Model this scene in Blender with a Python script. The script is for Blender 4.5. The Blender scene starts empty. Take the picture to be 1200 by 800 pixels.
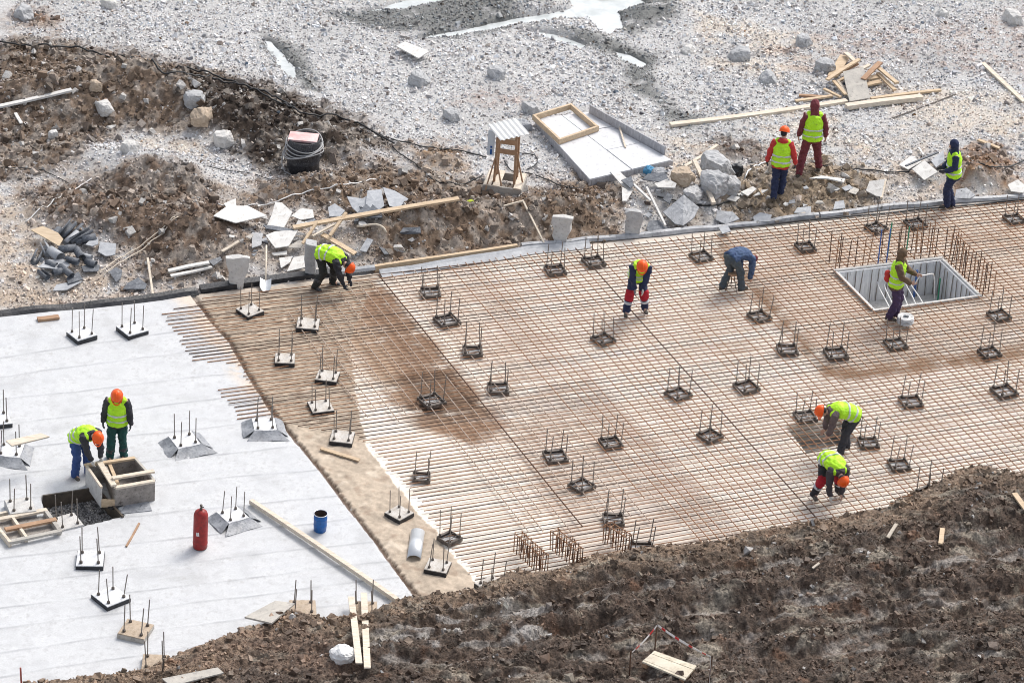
import bpy, bmesh, math, random
import numpy as np
from mathutils import Vector, Matrix, noise as mnoise
R = math.radians
random.seed(7); rng = np.random.default_rng(7)
sc = bpy.context.scene
# ---------------------------------------------------------------- camera
FPX, PITCH, ROLL, DIST = 4500.0, R(30.0), 0.072, 4500.0/52
FW = np.array([0, math.cos(PITCH), -math.sin(PITCH)]); R0 = np.array([1.0, 0, 0]); U0 = np.cross(R0, FW)
RT = math.cos(ROLL)*R0 + math.sin(ROLL)*U0; UP = -math.sin(ROLL)*R0 + math.cos(ROLL)*U0
CAM = -FW*DIST
cam = bpy.data.objects.new('camera', bpy.data.cameras.new('camera')); sc.collection.objects.link(cam)
cam.data.sensor_width = 36; cam.data.lens = 36*FPX/1200; cam.data.clip_end = 3000; cam.data.clip_start = 1
M = Matrix(((RT[0], UP[0], -FW[0], CAM[0]), (RT[1], UP[1], -FW[1], CAM[1]), (RT[2], UP[2], -FW[2], CAM[2]), (0, 0, 0, 1)))
cam.matrix_world = M; sc.camera = cam
# ---------------------------------------------------------------- light: bright overcast
SUN_EL, SUN_AZ = 52.0, 35.0     # azimuth measured from +Y (away) towards +X (right)
w = bpy.data.worlds.new('World'); sc.world = w; w.use_nodes = True
nt = w.node_tree; bg = nt.nodes['Background']
sky = nt.nodes.new('ShaderNodeTexSky'); sky.sky_type = 'NISHITA'; sky.sun_disc = False
sky.sun_elevation = R(SUN_EL); sky.sun_rotation = R(SUN_AZ); sky.dust_density = 3.0; sky.air_density = 0.8
sky.ozone_density = 0.6
hs = nt.nodes.new('ShaderNodeHueSaturation'); hs.inputs['Saturation'].default_value = 0.38; nt.links.new(sky.outputs[0], hs.inputs['Color']); nt.links.new(hs.outputs[0], bg.inputs[0]); bg.inputs[1].default_value = 0.148
sl = bpy.data.lights.new('sun', 'SUN'); sl.energy = 1.25; sl.angle = R(20); sl.color = (1, 0.94, 0.86)
so = bpy.data.objects.new('sun', sl); sc.collection.objects.link(so)
sd = Vector((math.sin(R(SUN_AZ))*math.cos(R(SUN_EL)), math.cos(R(SUN_AZ))*math.cos(R(SUN_EL)), math.sin(R(SUN_EL))))
so.rotation_euler = (-sd).to_track_quat('-Z', 'Y').to_euler(); so.location = sd*60
sc.view_settings.view_transform = 'Standard'; sc.view_settings.look = 'None'; sc.view_settings.gamma = 1
sc.view_settings.use_curve_mapping = False; sc.view_settings.exposure = 0.74
sc.cycles.filter_width = 1.0
# ---------------------------------------------------------------- mapping from photo points to the ground
def G(px, py, z=0.0):
    d = FW*FPX + RT*(px-600) + UP*(400-py)
    return CAM + d*((z-CAM[2])/d[2])
def G2(pts, z=0.0): return np.array([G(a, b, z)[:2] for a, b in pts])
def PIX(x, y, z):
    d = np.stack([x, y, z], -1) - CAM
    k = FPX/(d@FW); return 600+k*(d@RT), 400-k*(d@UP)
# ---------------------------------------------------------------- numpy noise
_perm = rng.permutation(256); _perm = np.concatenate([_perm, _perm, _perm])
_ga = rng.uniform(0, 2*np.pi, 256); _gx, _gy = np.cos(_ga), np.sin(_ga)
def perlin(x, y):
    xi = np.floor(x).astype(int); yi = np.floor(y).astype(int); xf = x-xi; yf = y-yi
    u = xf*xf*xf*(xf*(xf*6-15)+10); v = yf*yf*yf*(yf*(yf*6-15)+10)
    def g(i, j):
        h = _perm[_perm[(xi+i) & 255]+((yi+j) & 255)]
        return _gx[h]*(xf-i)+_gy[h]*(yf-j)
    a = g(0, 0); b = g(1, 0); c = g(0, 1); d = g(1, 1)
    a = a+u*(b-a); c = c+u*(d-c); return (a+v*(c-a))*1.5
def fbm(x, y, sc_, o=4, gain=0.5):
    r = 0; a = 1; t = 0; f = 1/sc_
    for i in range(o):
        r = r+a*perlin(x*f+17.3*i, y*f-9.1*i); t += a; a *= gain; f *= 2.03
    return r/t
def ridge(x, y, sc_, o=4):
    r = 0; a = 1; t = 0; f = 1/sc_
    for i in range(o):
        r = r+a*(1-2*np.abs(perlin(x*f+7.7*i, y*f+3.1*i))); t += a; a *= 0.55; f *= 2.1
    return r/t
def sst(a, b, x):
    t = np.clip((x-a)/(b-a), 0, 1); return t*t*(3-2*t)
def sdist(x, y, poly):
    """signed distance to a closed polygon, positive inside"""
    n = len(poly); ins = np.zeros(x.shape, bool); dm = np.full(x.shape, 1e9)
    for i in range(n):
        x0, y0 = poly[i]; x1, y1 = poly[(i+1) % n]
        ex, ey = x1-x0, y1-y0; L = ex*ex+ey*ey+1e-12
        t = np.clip(((x-x0)*ex+(y-y0)*ey)/L, 0, 1)
        dm = np.minimum(dm, np.hypot(x-x0-t*ex, y-y0-t*ey))
        if y0 != y1:
            c = ((y0 > y) != (y1 > y)) & (x < ex*(y-y0)/(ey)+x0); ins ^= c
    return np.where(ins, dm, -dm)
def ldist(x, y, pl):
    dm = np.full(x.shape, 1e9)
    for i in range(len(pl)-1):
        x0, y0 = pl[i]; x1, y1 = pl[i+1]; ex, ey = x1-x0, y1-y0; L = ex*ex+ey*ey+1e-12
        t = np.clip(((x-x0)*ex+(y-y0)*ey)/L, 0, 1)
        dm = np.minimum(dm, np.hypot(x-x0-t*ex, y-y0-t*ey))
    return dm
# ---------------------------------------------------------------- materials
def newmat(name):
    m = bpy.data.materials.new(name); m.use_nodes = True
    return m, m.node_tree, m.node_tree.nodes['Principled BSDF']
def N(t, k, **kw):
    n = t.nodes.new(k)
    for a, b in kw.items():
        if a in n.inputs: n.inputs[a].default_value = b
        else: setattr(n, a, b)
    return n
_mc = {}
def mat(name, c1, c2=None, scale=6, rough=0.7, bump=0.15, bscale=40, metal=0, lo=0.35, hi=0.65, stretch=None, c3=None, spec=0.35):
    if name in _mc: return _mc[name]
    m, t, p = newmat(name); L = t.links.new
    c2 = c2 or tuple(v*0.75 for v in c1)
    tc = N(t, 'ShaderNodeTexCoord'); src = tc.outputs['Object']
    if stretch:
        mp = N(t, 'ShaderNodeMapping'); mp.inputs['Scale'].default_value = stretch; L(src, mp.inputs[0]); src = mp.outputs[0]
    n = N(t, 'ShaderNodeTexNoise', Scale=scale, Detail=7.0, Roughness=0.65); L(src, n.inputs['Vector'])
    r = N(t, 'ShaderNodeValToRGB'); e = r.color_ramp.elements
    e[0].position = lo; e[0].color = (*c1, 1); e[1].position = hi; e[1].color = (*c2, 1)
    L(n.outputs[0], r.inputs[0]); out = r.outputs[0]
    if c3:
        n3 = N(t, 'ShaderNodeTexNoise', Scale=scale*2.7, Detail=5.0, Roughness=0.7); L(src, n3.inputs['Vector'])
        r3 = N(t, 'ShaderNodeMapRange'); r3.inputs[1].default_value = 0.55; r3.inputs[2].default_value = 0.68; L(n3.outputs[0], r3.inputs[0])
        mx = N(t, 'ShaderNodeMix', data_type='RGBA'); mx.inputs[7].default_value = (*c3, 1)
        L(r3.outputs[0], mx.inputs[0]); L(out, mx.inputs[6]); out = mx.outputs[2]
    L(out, p.inputs['Base Color'])
    p.inputs['Roughness'].default_value = rough; p.inputs['Metallic'].default_value = metal
    p.inputs['Specular IOR Level'].default_value = spec
    if bump:
        nb = N(t, 'ShaderNodeTexNoise', Scale=bscale, Detail=5.0); L(src, nb.inputs['Vector'])
        b = N(t, 'ShaderNodeBump', Strength=bump, Distance=0.03); L(nb.outputs[0], b.inputs['Height']); L(b.outputs[0], p.inputs['Normal'])
    _mc[name] = m; return m
def attr_mat(name, rough_attr=True, bump=0.4, bscale=25, vary=0.35, vscale=18, spec=0.3):
    """albedo and roughness come from the mesh's 'col' attribute (alpha = roughness), broken up by noise"""
    m, t, p = newmat(name); L = t.links.new
    a = N(t, 'ShaderNodeVertexColor', layer_name='col'); geo = N(t, 'ShaderNodeNewGeometry')
    n = N(t, 'ShaderNodeTexNoise', Scale=vscale, Detail=8.0, Roughness=0.7); L(geo.outputs['Position'], n.inputs['Vector'])
    mr = N(t, 'ShaderNodeMapRange'); mr.inputs[1].default_value = 0.3; mr.inputs[2].default_value = 0.7
    mr.inputs[3].default_value = 1-vary; mr.inputs[4].default_value = 1+vary; L(n.outputs[0], mr.inputs[0])
    mx = N(t, 'ShaderNodeVectorMath', operation='SCALE'); L(a.outputs[0], mx.inputs[0]); L(mr.outputs[0], mx.inputs['Scale'])
    L(mx.outputs[0], p.inputs['Base Color'])
    L(a.outputs[1], p.inputs['Roughness']); p.inputs['Specular IOR Level'].default_value = spec
    if bump:
        nb = N(t, 'ShaderNodeTexNoise', Scale=bscale, Detail=8.0, Roughness=0.7); L(geo.outputs['Position'], nb.inputs['Vector'])
        b = N(t, 'ShaderNodeBump', Strength=bump, Distance=0.07 if 'mud' in name else 0.03); L(nb.outputs[0], b.inputs['Height']); L(b.outputs[0], p.inputs['Normal'])
    return m
# ---------------------------------------------------------------- mesh helpers
def link(o, parent=None):
    sc.collection.objects.link(o)
    if parent is not None: o.parent = parent
    return o
def npmesh(name, V, F, col=None, smooth=False, mat_=None):
    """V (n,3), F (m,k) fixed-size faces, optional per-vertex colour"""
    me = bpy.data.meshes.new(name); V = np.asarray(V, np.float32); F = np.asarray(F, np.int32); k = F.shape[1]
    me.vertices.add(len(V)); me.vertices.foreach_set('co', V.ravel())
    me.loops.add(F.size); me.loops.foreach_set('vertex_index', F.ravel())
    me.polygons.add(len(F)); me.polygons.foreach_set('loop_start', np.arange(0, F.size, k, dtype=np.int32))
    try: me.polygons.foreach_set('loop_total', np.full(len(F), k, np.int32))
    except Exception: pass
    me.polygons.foreach_set('use_smooth', np.full(len(F), smooth, bool))
    if col is not None:
        at_ = me.color_attributes.new('col', 'FLOAT_COLOR', 'POINT'); at_.data.foreach_set('color', np.asarray(col, np.float32).ravel())
    me.update(calc_edges=True); me.validate()
    if mat_: me.materials.append(mat_)
    return bpy.data.objects.new(name, me)
class MB:
    def __init__(s): s.v = []; s.f = []
    def add(s, vs, fs):
        o = len(s.v); s.v += [tuple(v) for v in vs]; s.f += [tuple(i+o for i in f) for f in fs]; return s
    def box(s, c, d, m=None, jit=0):
        """box centred at c, dimensions d, optional rotation matrix about its centre"""
        h = [x/2 for x in d]; vs = []
        for k in range(8):
            p = Vector((h[0]*(1 if k & 1 else -1), h[1]*(1 if k & 2 else -1), h[2]*(1 if k & 4 else -1)))
            if jit: p += Vector([random.uniform(-jit, jit) for _ in range(3)])
            if m is not None: p = m @ p
            vs.append(p+Vector(c))
        return s.add(vs, [(0, 2, 3, 1), (4, 5, 7, 6), (0, 1, 5, 4), (2, 6, 7, 3), (0, 4, 6, 2), (1, 3, 7, 5)])
    def bar(s, a, b, wd, th, up=(0, 0, 1)):
        """board from a to b with width wd (sideways) and thickness th"""
        a = Vector(a); b = Vector(b); d = b-a; L = d.length; x = d/L; z = Vector(up); y = z.cross(x)
        if y.length < 1e-4: y = Vector((0, 1, 0)).cross(x)
        y.normalize(); z = x.cross(y)
        return s.box((a+b)/2, (L, wd, th), Matrix((x, y, z)).transposed())
    def tube(s, pts, r, n=6, caps=True):
        pts = [Vector(p) for p in pts]; rs = r if hasattr(r, '__len__') else [r]*len(pts); vs = []
        ref = None
        for i, p in enumerate(pts):
            d = (pts[min(i+1, len(pts)-1)]-pts[max(i-1, 0)])
            d = d.normalized() if d.length > 1e-9 else Vector((0, 0, 1))
            if ref is None: ref = Vector((0, 0, 1)) if abs(d.z) < .9 else Vector((1, 0, 0))
            a = ref-d*ref.dot(d); a.normalize(); ref = a; b = d.cross(a)
            for k in range(n):
                t = 2*math.pi*k/n; vs.append(p+(a*math.cos(t)+b*math.sin(t))*rs[i])
        fs = []
        for i in range(len(pts)-1):
            for k in range(n):
                k2 = (k+1) % n; fs.append((i*n+k, i*n+k2, (i+1)*n+k2, (i+1)*n+k))
        if caps: fs.append(tuple(range(n))[::-1]); fs.append(tuple(range((len(pts)-1)*n, len(pts)*n)))
        return s.add(vs, fs)
    def prism(s, poly, z0, z1):
        n = len(poly); vs = [(p[0], p[1], z0) for p in poly]+[(p[0], p[1], z1) for p in poly]
        fs = [tuple(range(n))[::-1], tuple(range(n, 2*n))]+[(i, (i+1) % n, n+(i+1) % n, n+i) for i in range(n)]
        return s.add(vs, fs)
    def lathe(s, prof, n=20, c=(0, 0, 0)):
        vs = []
        for r, z in prof:
            for k in range(n): t = 2*math.pi*k/n; vs.append((c[0]+r*math.cos(t), c[1]+r*math.sin(t), c[2]+z))
        fs = [(i*n+k, i*n+(k+1) % n, (i+1)*n+(k+1) % n, (i+1)*n+k) for i in range(len(prof)-1) for k in range(n)]
        return s.add(vs, fs)
    def build(s, name, m, parent=None, smooth=False, bevel=0):
        me = bpy.data.meshes.new(name); me.from_pydata(s.v, [], s.f); me.materials.append(m)
        if bevel:
            bm = bmesh.new(); bm.from_mesh(me)
            bmesh.ops.bevel(bm, geom=bm.edges[:], offset=bevel, segments=1, affect='EDGES', clamp_overlap=True); bm.to_mesh(me); bm.free()
        bm = bmesh.new(); bm.from_mesh(me); bmesh.ops.recalc_face_normals(bm, faces=bm.faces[:]); bm.to_mesh(me); bm.free()
        if smooth:
            me.shade_smooth(); 
        me.update(); return link(bpy.data.objects.new(name, me), parent)
def tag(o, label=None, cat=None, group=None, kind=None):
    for k, v in (('label', label), ('category', cat), ('group', group), ('kind', kind)):
        if v: o[k] = v
    return o
def thing(name, label, cat, loc=(0, 0, 0), rz=0.0, group=None):
    o = bpy.data.objects.new(name, None); o.empty_display_size = 0.2; o.location = loc; o.rotation_euler = (0, 0, rz)
    link(o); return tag(o, label, cat, group)
def copy_tree(o, parent=None):
    c = o.copy(); sc.collection.objects.link(c)
    if parent is not None: c.parent = parent
    for ch in list(o.children): copy_tree(ch, c)
    return c
# ================================================================= THE SETTING
# slab outline: far edge along the bank, near side runs in under the mud
FAR = [(-90, 383), (0, 371), (225, 347), (436, 321), (620, 294), (860, 268), (1060, 245), (1200, 233), (1300, 222)]
SLAB = G2(FAR+[(1300, 640), (1090, 660), (760, 700), (560, 800), (380, 860), (-90, 900)])
A0 = R(22.0); UA = np.array([math.cos(A0), math.sin(A0)]); UB = np.array([math.sin(A0), -math.cos(A0)])
PITP = G2([(979, 320), (1102, 305.5), (1147, 349), (1024, 366)])
SUMP = G2([(48, 583), (116, 573), (146, 606), (95, 618), (58, 624)])
TRAP = G2([(921, 499), (985, 490), (1004, 516), (945, 530)])
DARKREC = G2([(468, 441), (520, 434), (560, 478), (500, 488)])
MUDCREST = [(-60, 835), (30, 803), (120, 792), (180, 783), (235, 757), (300, 735), (350, 719), (380, 728), (420, 722), (455, 710), (490, 699), (560, 693), (600, 670),
            (640, 672), (700, 655), (760, 641), (840, 636), (880, 624), (960, 611), (1040, 597), (1085, 578), (1115, 556), (1150, 545), (1200, 558), (1300, 580)]
CREST_Z = 0.38
MUDP = np.array([G(a, b, CREST_Z)[:2] for a, b in MUDCREST]+[tuple(G(1300, 1000)), tuple(G(-60, 1000))][0:0]) if False else np.array([G(a, b, CREST_Z)[:2] for a, b in MUDCREST+[(1400, 1100), (-160, 1100)]])
PUD = [G2([(470, 55), (520, 44), (560, 37), (600, 28), (650, 20), (676, 13), (692, 28), (660, 29), (600, 37), (540, 48)]), G2([(652, -8), (702, -8), (699, 6), (742, 2), (757, 9), (726, 21), (731, 38), (714, 48), (700, 41), (688, 28), (672, 16)]),
       G2([(306, 52), (318, 55), (334, 72), (347, 86), (346, 101), (334, 94), (322, 78)]),
       G2([(430, 20), (470, 8), (520, -6), (560, -4), (510, 9), (470, 18)]),
       G2([(716, 66), (735, 70), (758, 82), (750, 87), (728, 78)]),
       G2([(615, 42), (650, 47), (690, 60), (680, 64), (640, 52)])]
DK = lambda pts: G2(pts)
SOIL = [([(-60, 60), (60, 58), (150, 70), (240, 92), (330, 118), (440, 163), (458, 184), (380, 203), (300, 200), (250, 172), (140, 165), (90, 200), (30, 218), (-60, 222)], (0.15, 0.108, 0.078)),
        ([(225, 98), (330, 118), (452, 178), (380, 197), (330, 212), (280, 195), (228, 150)], (0.045, 0.032, 0.024)),
        ([(30, 236), (120, 224), (200, 226), (262, 248), (300, 258), (270, 325), (190, 330), (110, 292), (40, 268)], (0.145, 0.102, 0.074)),
        ([(290, 240), (420, 200), (520, 216), (600, 238), (700, 216), (728, 240), (722, 293), (620, 296), (440, 322), (420, 262), (310, 252)], (0.17, 0.12, 0.084)),
        ([(855, 215), (960, 196), (1030, 215), (1020, 245), (900, 262), (860, 266)], (0.26, 0.2, 0.14)),
        ([(1122, 190), (1170, 183), (1184, 214), (1118, 226)], (0.24, 0.14, 0.08)),
        ([(488, 184), (530, 182), (538, 204), (498, 206)], (0.26, 0.17, 0.1)),
        ([(835, 174), (872, 176), (884, 192), (852, 196)], (0.09, 0.05, 0.03)),
        ([(18, 22), (60, 25), (60, 44), (15, 40)], (0.2, 0.13, 0.09))]
DUST = [[(850, 138), (930, 132), (1000, 152), (980, 172), (870, 170)], [(860, 190), (980, 200), (1000, 222), (900, 232), (860, 225)], [(1010, 100), (1220, 120), (1220, 170), (1040, 165)],
        [(760, 160), (850, 165), (840, 195), (770, 190)], [(100, 160), (240, 150), (300, 205), (200, 200)], [(-20, 215), (40, 225), (60, 300), (160, 345), (-20, 370)], [(800, 20), (1000, 60), (950, 110), (820, 90)]]
BROWNISH = [[(880, 60), (1000, 40), (1210, 20), (1210, 110), (1060, 90), (930, 100)], [(540, 110), (640, 112), (630, 140), (520, 135)]]
WETG = [[(380, 25), (450, 14), (560, 0), (640, 0), (640, 18), (560, 34), (480, 50), (420, 40)], [(555, 22), (690, 50), (770, 70), (770, 110), (800, 140), (740, 120), (720, 75), (640, 45)], [(690, 0), (800, -5), (790, 30), (740, 55), (715, 40)],
        [(300, 45), (340, 55), (365, 85), (385, 120), (350, 110), (310, 70)], [(480, 30), (570, 12), (650, 30), (560, 50), (500, 60)], [(770, 130), (830, 150), (810, 165), (770, 150)]]
BUMPS = []   # (x, y, height, sx, sy, angle)
def bump_px(px, py, h, sx, sy, ang=0): g = G(px, py, h*0.6); BUMPS.append((g[0], g[1], h, sx, sy, R(ang)))
bump_px(60, 115, .75, 2.2, 1.1, 10); bump_px(170, 105, .7, 1.8, 0.9, -10); bump_px(285, 145, .7, 1.5, .9, -25); bump_px(390, 172, .45, 1.0, .5, -25)
bump_px(190, 205, .75, 1.3, 1.0); bump_px(110, 190, .3, 1.2, .8); bump_px(120, 255, .6, 1.6, .8, 0); bump_px(235, 275, .55, 1.1, .8, 0)
bump_px(500, 262, .5, 2.2, .75, 20); bump_px(650, 252, .45, 1.2, .7, 20); bump_px(380, 225, .35, 1.6, .6, 15); bump_px(800, 225, .35, 1.2, .8, 20)
bump_px(1150, 205, .45, .8, .55); bump_px(930, 225, .2, 1.2, .6, 20); bump_px(515, 195, .18, .5, .35); bump_px(1080, 62, .25, 1.5, 1.0)
bump_px(610, 15, .18, 1.6, .4, 10); bump_px(660, 45, .18, 1.4, .4, -20); bump_px(780, 20, .2, 1.2, .6); bump_px(760, 100, .12, 1.0, .5, -30); bump_px(845, 183, .2, .5, .3)
FARL = G2(FAR)
# wheel and track ruts pressed into the mud (photo px, half width, depth)
RUTS = [([(380, 765), (560, 735), (760, 690), (960, 655), (1230, 610)], .20, .11), ([(400, 790), (600, 757), (800, 715), (1000, 685), (1230, 645)], .22, .12),
        ([(500, 790), (640, 745), (860, 715), (1040, 700), (1240, 690)], .20, .09), ([(760, 800), (880, 750), (1040, 718), (1230, 690)], .22, .10),
        ([(880, 800), (1010, 745), (1230, 705)], .20, .09), ([(560, 720), (720, 680), (860, 655)], .15, .07)]
RUTS += [([(430, 745), (600, 712), (760, 672), (900, 640)], .13, .08), ([(560, 800), (720, 772), (900, 730), (1100, 660), (1230, 628)], .16, .08), ([(700, 800), (840, 775), (1060, 760), (1230, 775)], .2, .09)]
RUTW = [(np.array([G(a, b, .35)[:2] for a, b in p]), hw, d) for p, hw, d in RUTS]
def ground_fields(x, y):
    """height, albedo rgb and roughness of the ground at x, y"""
    wx = x+0.35*fbm(x, y, 1.1, 3)+.12*fbm(x, y, .25, 2); wy = y+0.35*fbm(x+40, y+11, 1.1, 3)+.12*fbm(x-9, y, .25, 2)
    ds = sdist(x, y, SLAB); dfar = ldist(x, y, FARL)
    outside = sst(0.0, 1.6, -ds)
    h = outside*0.22*sst(0, 1.4, dfar)+0.06*fbm(x, y, 3.0, 3)*outside
    for bx, by, bh, sx, sy, a in BUMPS:
        ca, sa = math.cos(a), math.sin(a); u = (x-bx)*ca+(y-by)*sa; v = -(x-bx)*sa+(y-by)*ca
        h = h+bh*np.exp(-(u/sx)**2-(v/sy)**2)*sst(0.02, .8, -ds)
    n1 = fbm(x, y, .5, 4); n2 = fbm(x+5, y-3, .12, 3); n3 = fbm(x-8, y+2, 2.0, 3)
    col = np.empty(x.shape+(3,)); col[:] = (0.45, 0.445, 0.44)
    col *= (1+.18*n3+.1*n2)[..., None]; rough = np.full(x.shape, .85)
    soil = np.zeros(x.shape)
    def put(mask, c, jit=.25):
        nonlocal col
        c = np.array(c)*(1+jit*(n1+n2))[..., None]; col = col*(1-mask[..., None])+c*mask[..., None]
    for P_ in DUST: put(sst(-.2, .5, sdist(wx, wy, G2(P_)))*.55*sst(-.5, .3, n1+n3), (.55, .47, .38))
    for P_ in [[(-60, 200), (60, 190), (140, 225), (250, 240), (300, 225), (460, 190), (560, 215), (700, 210), (730, 290), (440, 330), (200, 350), (-60, 375)]]: put(sst(-.5, .5, sdist(wx, wy, G2(P_)))*np.clip(.42+.9*n1+.5*n3, 0, .9), (.36, .29, .225), .3)
    for P_ in [[(700, 200), (860, 180), (1000, 170), (1230, 150), (1230, 225), (1000, 255), (720, 280)]]: put(sst(-.5, .5, sdist(wx, wy, G2(P_)))*np.clip(.30+.9*n1+.4*n3, 0, .85), (.42, .345, .27), .3)
    for P_ in BROWNISH: put(sst(-.3, .6, sdist(wx, wy, G2(P_)))*.6*sst(-.3, .5, n1+n2), (.30, .22, .18))
    wetm = np.zeros(x.shape)
    for P_ in WETG: wetm = np.maximum(wetm, sst(-.2, .35, sdist(wx, wy, G2(P_))))
    wetm = wetm*sst(-.45, .1, n1+.6*n3+.2); put(wetm*.9, (.10, .105, .10)); rough = rough-.35*wetm
    for P_, c in SOIL:
        m = sst(-.55, .45, sdist(wx, wy, G2(P_))+.55*n1+.35*n2); put(m, c, .5); soil = np.maximum(soil, m)
    grit = sst(-.1, .3, fbm(x+31, y+7, .35, 3)+.5*n3)*soil*.65; put(grit, (.36, .32, .28))
    h = h+soil*(.20*fbm(x, y, .6, 4)+.10*ridge(x, y, .26, 3)-.03)*sst(.05, .5, -ds)
    h = h+(1-soil)*outside*(.02*n2+.03*n1)
    pm = np.full(x.shape, -9.0)
    for P_ in PUD: pm = np.maximum(pm, sdist(x, y, P_))
    pm = pm+.08*n1; WL = .19
    flat = sst(-.5, .1, pm); h = h*(1-flat)+flat*(WL+.02); h = np.where(pm > -.1, h-.16*sst(-.1, .15, pm), h)
    # strip right behind the slab edge
    strip = sst(.5, .05, dfar)*(ds < 0); put(strip*.7*sst(-.4, .4, n1), (.22, .16, .12))
    # under the slab
    inn = sst(0, .12, ds); h = h*(1-inn)+(-.12)*inn
    hole = np.maximum.reduce([sdist(x, y, PITP), sdist(x, y, SUMP), sdist(x, y, TRAP), sdist(x, y, DARKREC)])
    h = np.where(hole > -.35, np.minimum(h, -2.2), h)
    # near bank of churned mud
    dm = sdist(x, y, MUDP)
    dmw = dm+.30*fbm(x, y, 1.3, 3)*sst(.0, .6, np.abs(dm))+.12*fbm(x+3, y, .35, 3)
    prof = CREST_Z*sst(-.42, .05, dmw)+.10*sst(.1, 2.5, dmw)-.16*sst(-.50, -.35, -dmw*0+dmw)*0
    top = sst(-.05, .35, dmw)
    cu, su = math.cos(R(19)), math.sin(R(19)); au = x*cu+y*su; av = -x*su+y*cu; avw = av+.18*fbm(x, y, 1.0, 3)
    ani = ridge(au*.30, avw, .34, 4); ani2 = fbm(au*.4+9, avw*1.0, .16, 3)
    big = .17*fbm(x, y, 1.5, 4)+.085*ani+.045*ani2+.085*ridge(x, y, .45, 4)+.03*ridge(x, y, .13, 3)
    mh = prof+big*sst(-.35, .6, dmw)-.07*top; rutm = np.zeros(x.shape)
    for pl, hw, dp in RUTW:
        d = ldist(x+.16*fbm(x, y, .9, 3), y+.22*fbm(x+9, y, 1.1, 3), pl); g_ = np.exp(-(d/hw)**2); rim = np.exp(-((d-hw*1.7)/(hw*.6))**2)
        along = x*math.cos(R(18))+y*math.sin(R(18))
        cle = .5*np.sin(along*2*np.pi/.19+3*np.abs(d)/hw+1.5*n1)
        br = np.clip(.75+1.3*n3+.8*n1, .15, 1.4); mh = mh*(1-.45*np.clip(br, 0, 1)*g_)-dp*.60*br*g_*(1-.55*cle)+dp*.40*br*rim*(.7+.9*n1); rutm = np.maximum(rutm, g_)
    ad, bd = sst(-.25, .35, dmw), 0
    mk = sst(-.48, -.36, dmw); h = np.maximum(h, np.where(mk > 0, mh*mk-.12*(1-mk), -9))
    # mud colours: dark wet clay, drier brown along the crest and lower left, pale dried film in patches, wet sheen painted pale along the ruts
    q = fbm(x-3, y+8, .9, 4); q2 = fbm(x+13, y-6, .22, 4); gx, gy = PIX(x, y, h)
    put(mk, (.115, .079, .058), .5)
    dry = mk*np.clip(sst(1.1, .1, dmw)*.9+sst(330, 150, gx)*.9+sst(.1, .5, q)*.35, 0, 1); put(dry*.85, (.30, .215, .15), .4)
    lowm = mk*sst(.05, .45, ani2+.5*q2); film = mk*sst(.10, .45, fbm(au*.25-4, avw+20, .30, 4)+.35*q); put(film*.62, (.42, .38, .31), .2)
    put(mk*sst(.25, .5, q2+.4*q)*.5, (.34, .29, .22), .2)
    put(mk*sst(.3, .55, fbm(x+50, y+50, .7, 3))*.5, (.22, .11, .06), .2)
    put(mk*sst(.0, .4, fbm(x-70, y+5, .5, 4))*.6, (.048, .034, .025), .2); put(mk*sst(.0, .45, fbm(au*.3-70, avw+5, .25, 4))*.45, (.045, .032, .024), .2)
    rf = mk*sst(.45, .85, rutm)*sst(-.05, .3, fbm(au*.35+33, avw*1.2, .45, 4)+.2*q2); put(rf*.7, (.42, .385, .35), .2); lf = mk*sst(.0, .4, sdist(wx, wy, G2([(420, 800), (440, 750), (560, 720), (720, 690), (700, 730), (640, 800)])))*sst(.05, .35, fbm(au*.4, avw*1.3+60, .5, 4)+.3*q2); put(lf*.8, (.52, .49, .46), .15); rf = np.maximum(rf, lf); put(mk*sst(-.3, .4, sdist(wx, wy, G2([(170, 810), (230, 770), (330, 740), (400, 770), (420, 810)])))*sst(-.4, .2, q2)*.6, (.30, .205, .15), .3)  # film and wet sheen of the ruts, the sheen put into the colour
    wet = mk*sst(.0, .4, fbm(x-31, y+3, .8, 3))*(1-dry); wet = np.maximum(wet, rf); rough = np.where(mk > .5, .8-.58*wet, rough)
    return h, np.clip(col, .01, .9), np.clip(rough, .2, 1), soil*(ds < 0), mk, pm, ds, dmw, wetm
STEP = 0.036
XS = np.arange(-14.2, 14.2, STEP); YS = np.arange(-16.5, 22.5, STEP)
GX, GY = np.meshgrid(XS, YS)
GH, GC, GR, GSOIL, GMUD, GPUD, GDS, GDMW, GWET = ground_fields(GX, GY)
def hz(x, y):
    i = min(max((x-XS[0])/STEP, 0), len(XS)-1.001); j = min(max((y-YS[0])/STEP, 0), len(YS)-1.001)
    a, b = int(i), int(j); u, v = i-a, j-b
    return float((GH[b, a]*(1-u)+GH[b, a+1]*u)*(1-v)+(GH[b+1, a]*(1-u)+GH[b+1, a+1]*u)*v)
def at(px, py, dz=0.0):
    """the point of the ground (or slab) seen at photo point px, py"""
    z = 0.0
    for _ in range(14):
        g = G(px, py, z); inside = sdist(np.array([g[0]]), np.array([g[1]]), SLAB)[0] > 0
        t = hz(g[0], g[1]); t = max(t, 0.0) if inside else t
        z = z+.6*(t-z)
    g = G(px, py, z); return Vector((g[0], g[1], z+dz))
def gridfaces(nx, ny):
    i = np.arange(nx*ny).reshape(ny, nx)
    return np.stack([i[:-1, :-1], i[:-1, 1:], i[1:, 1:], i[1:, :-1]], -1).reshape(-1, 4)
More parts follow.
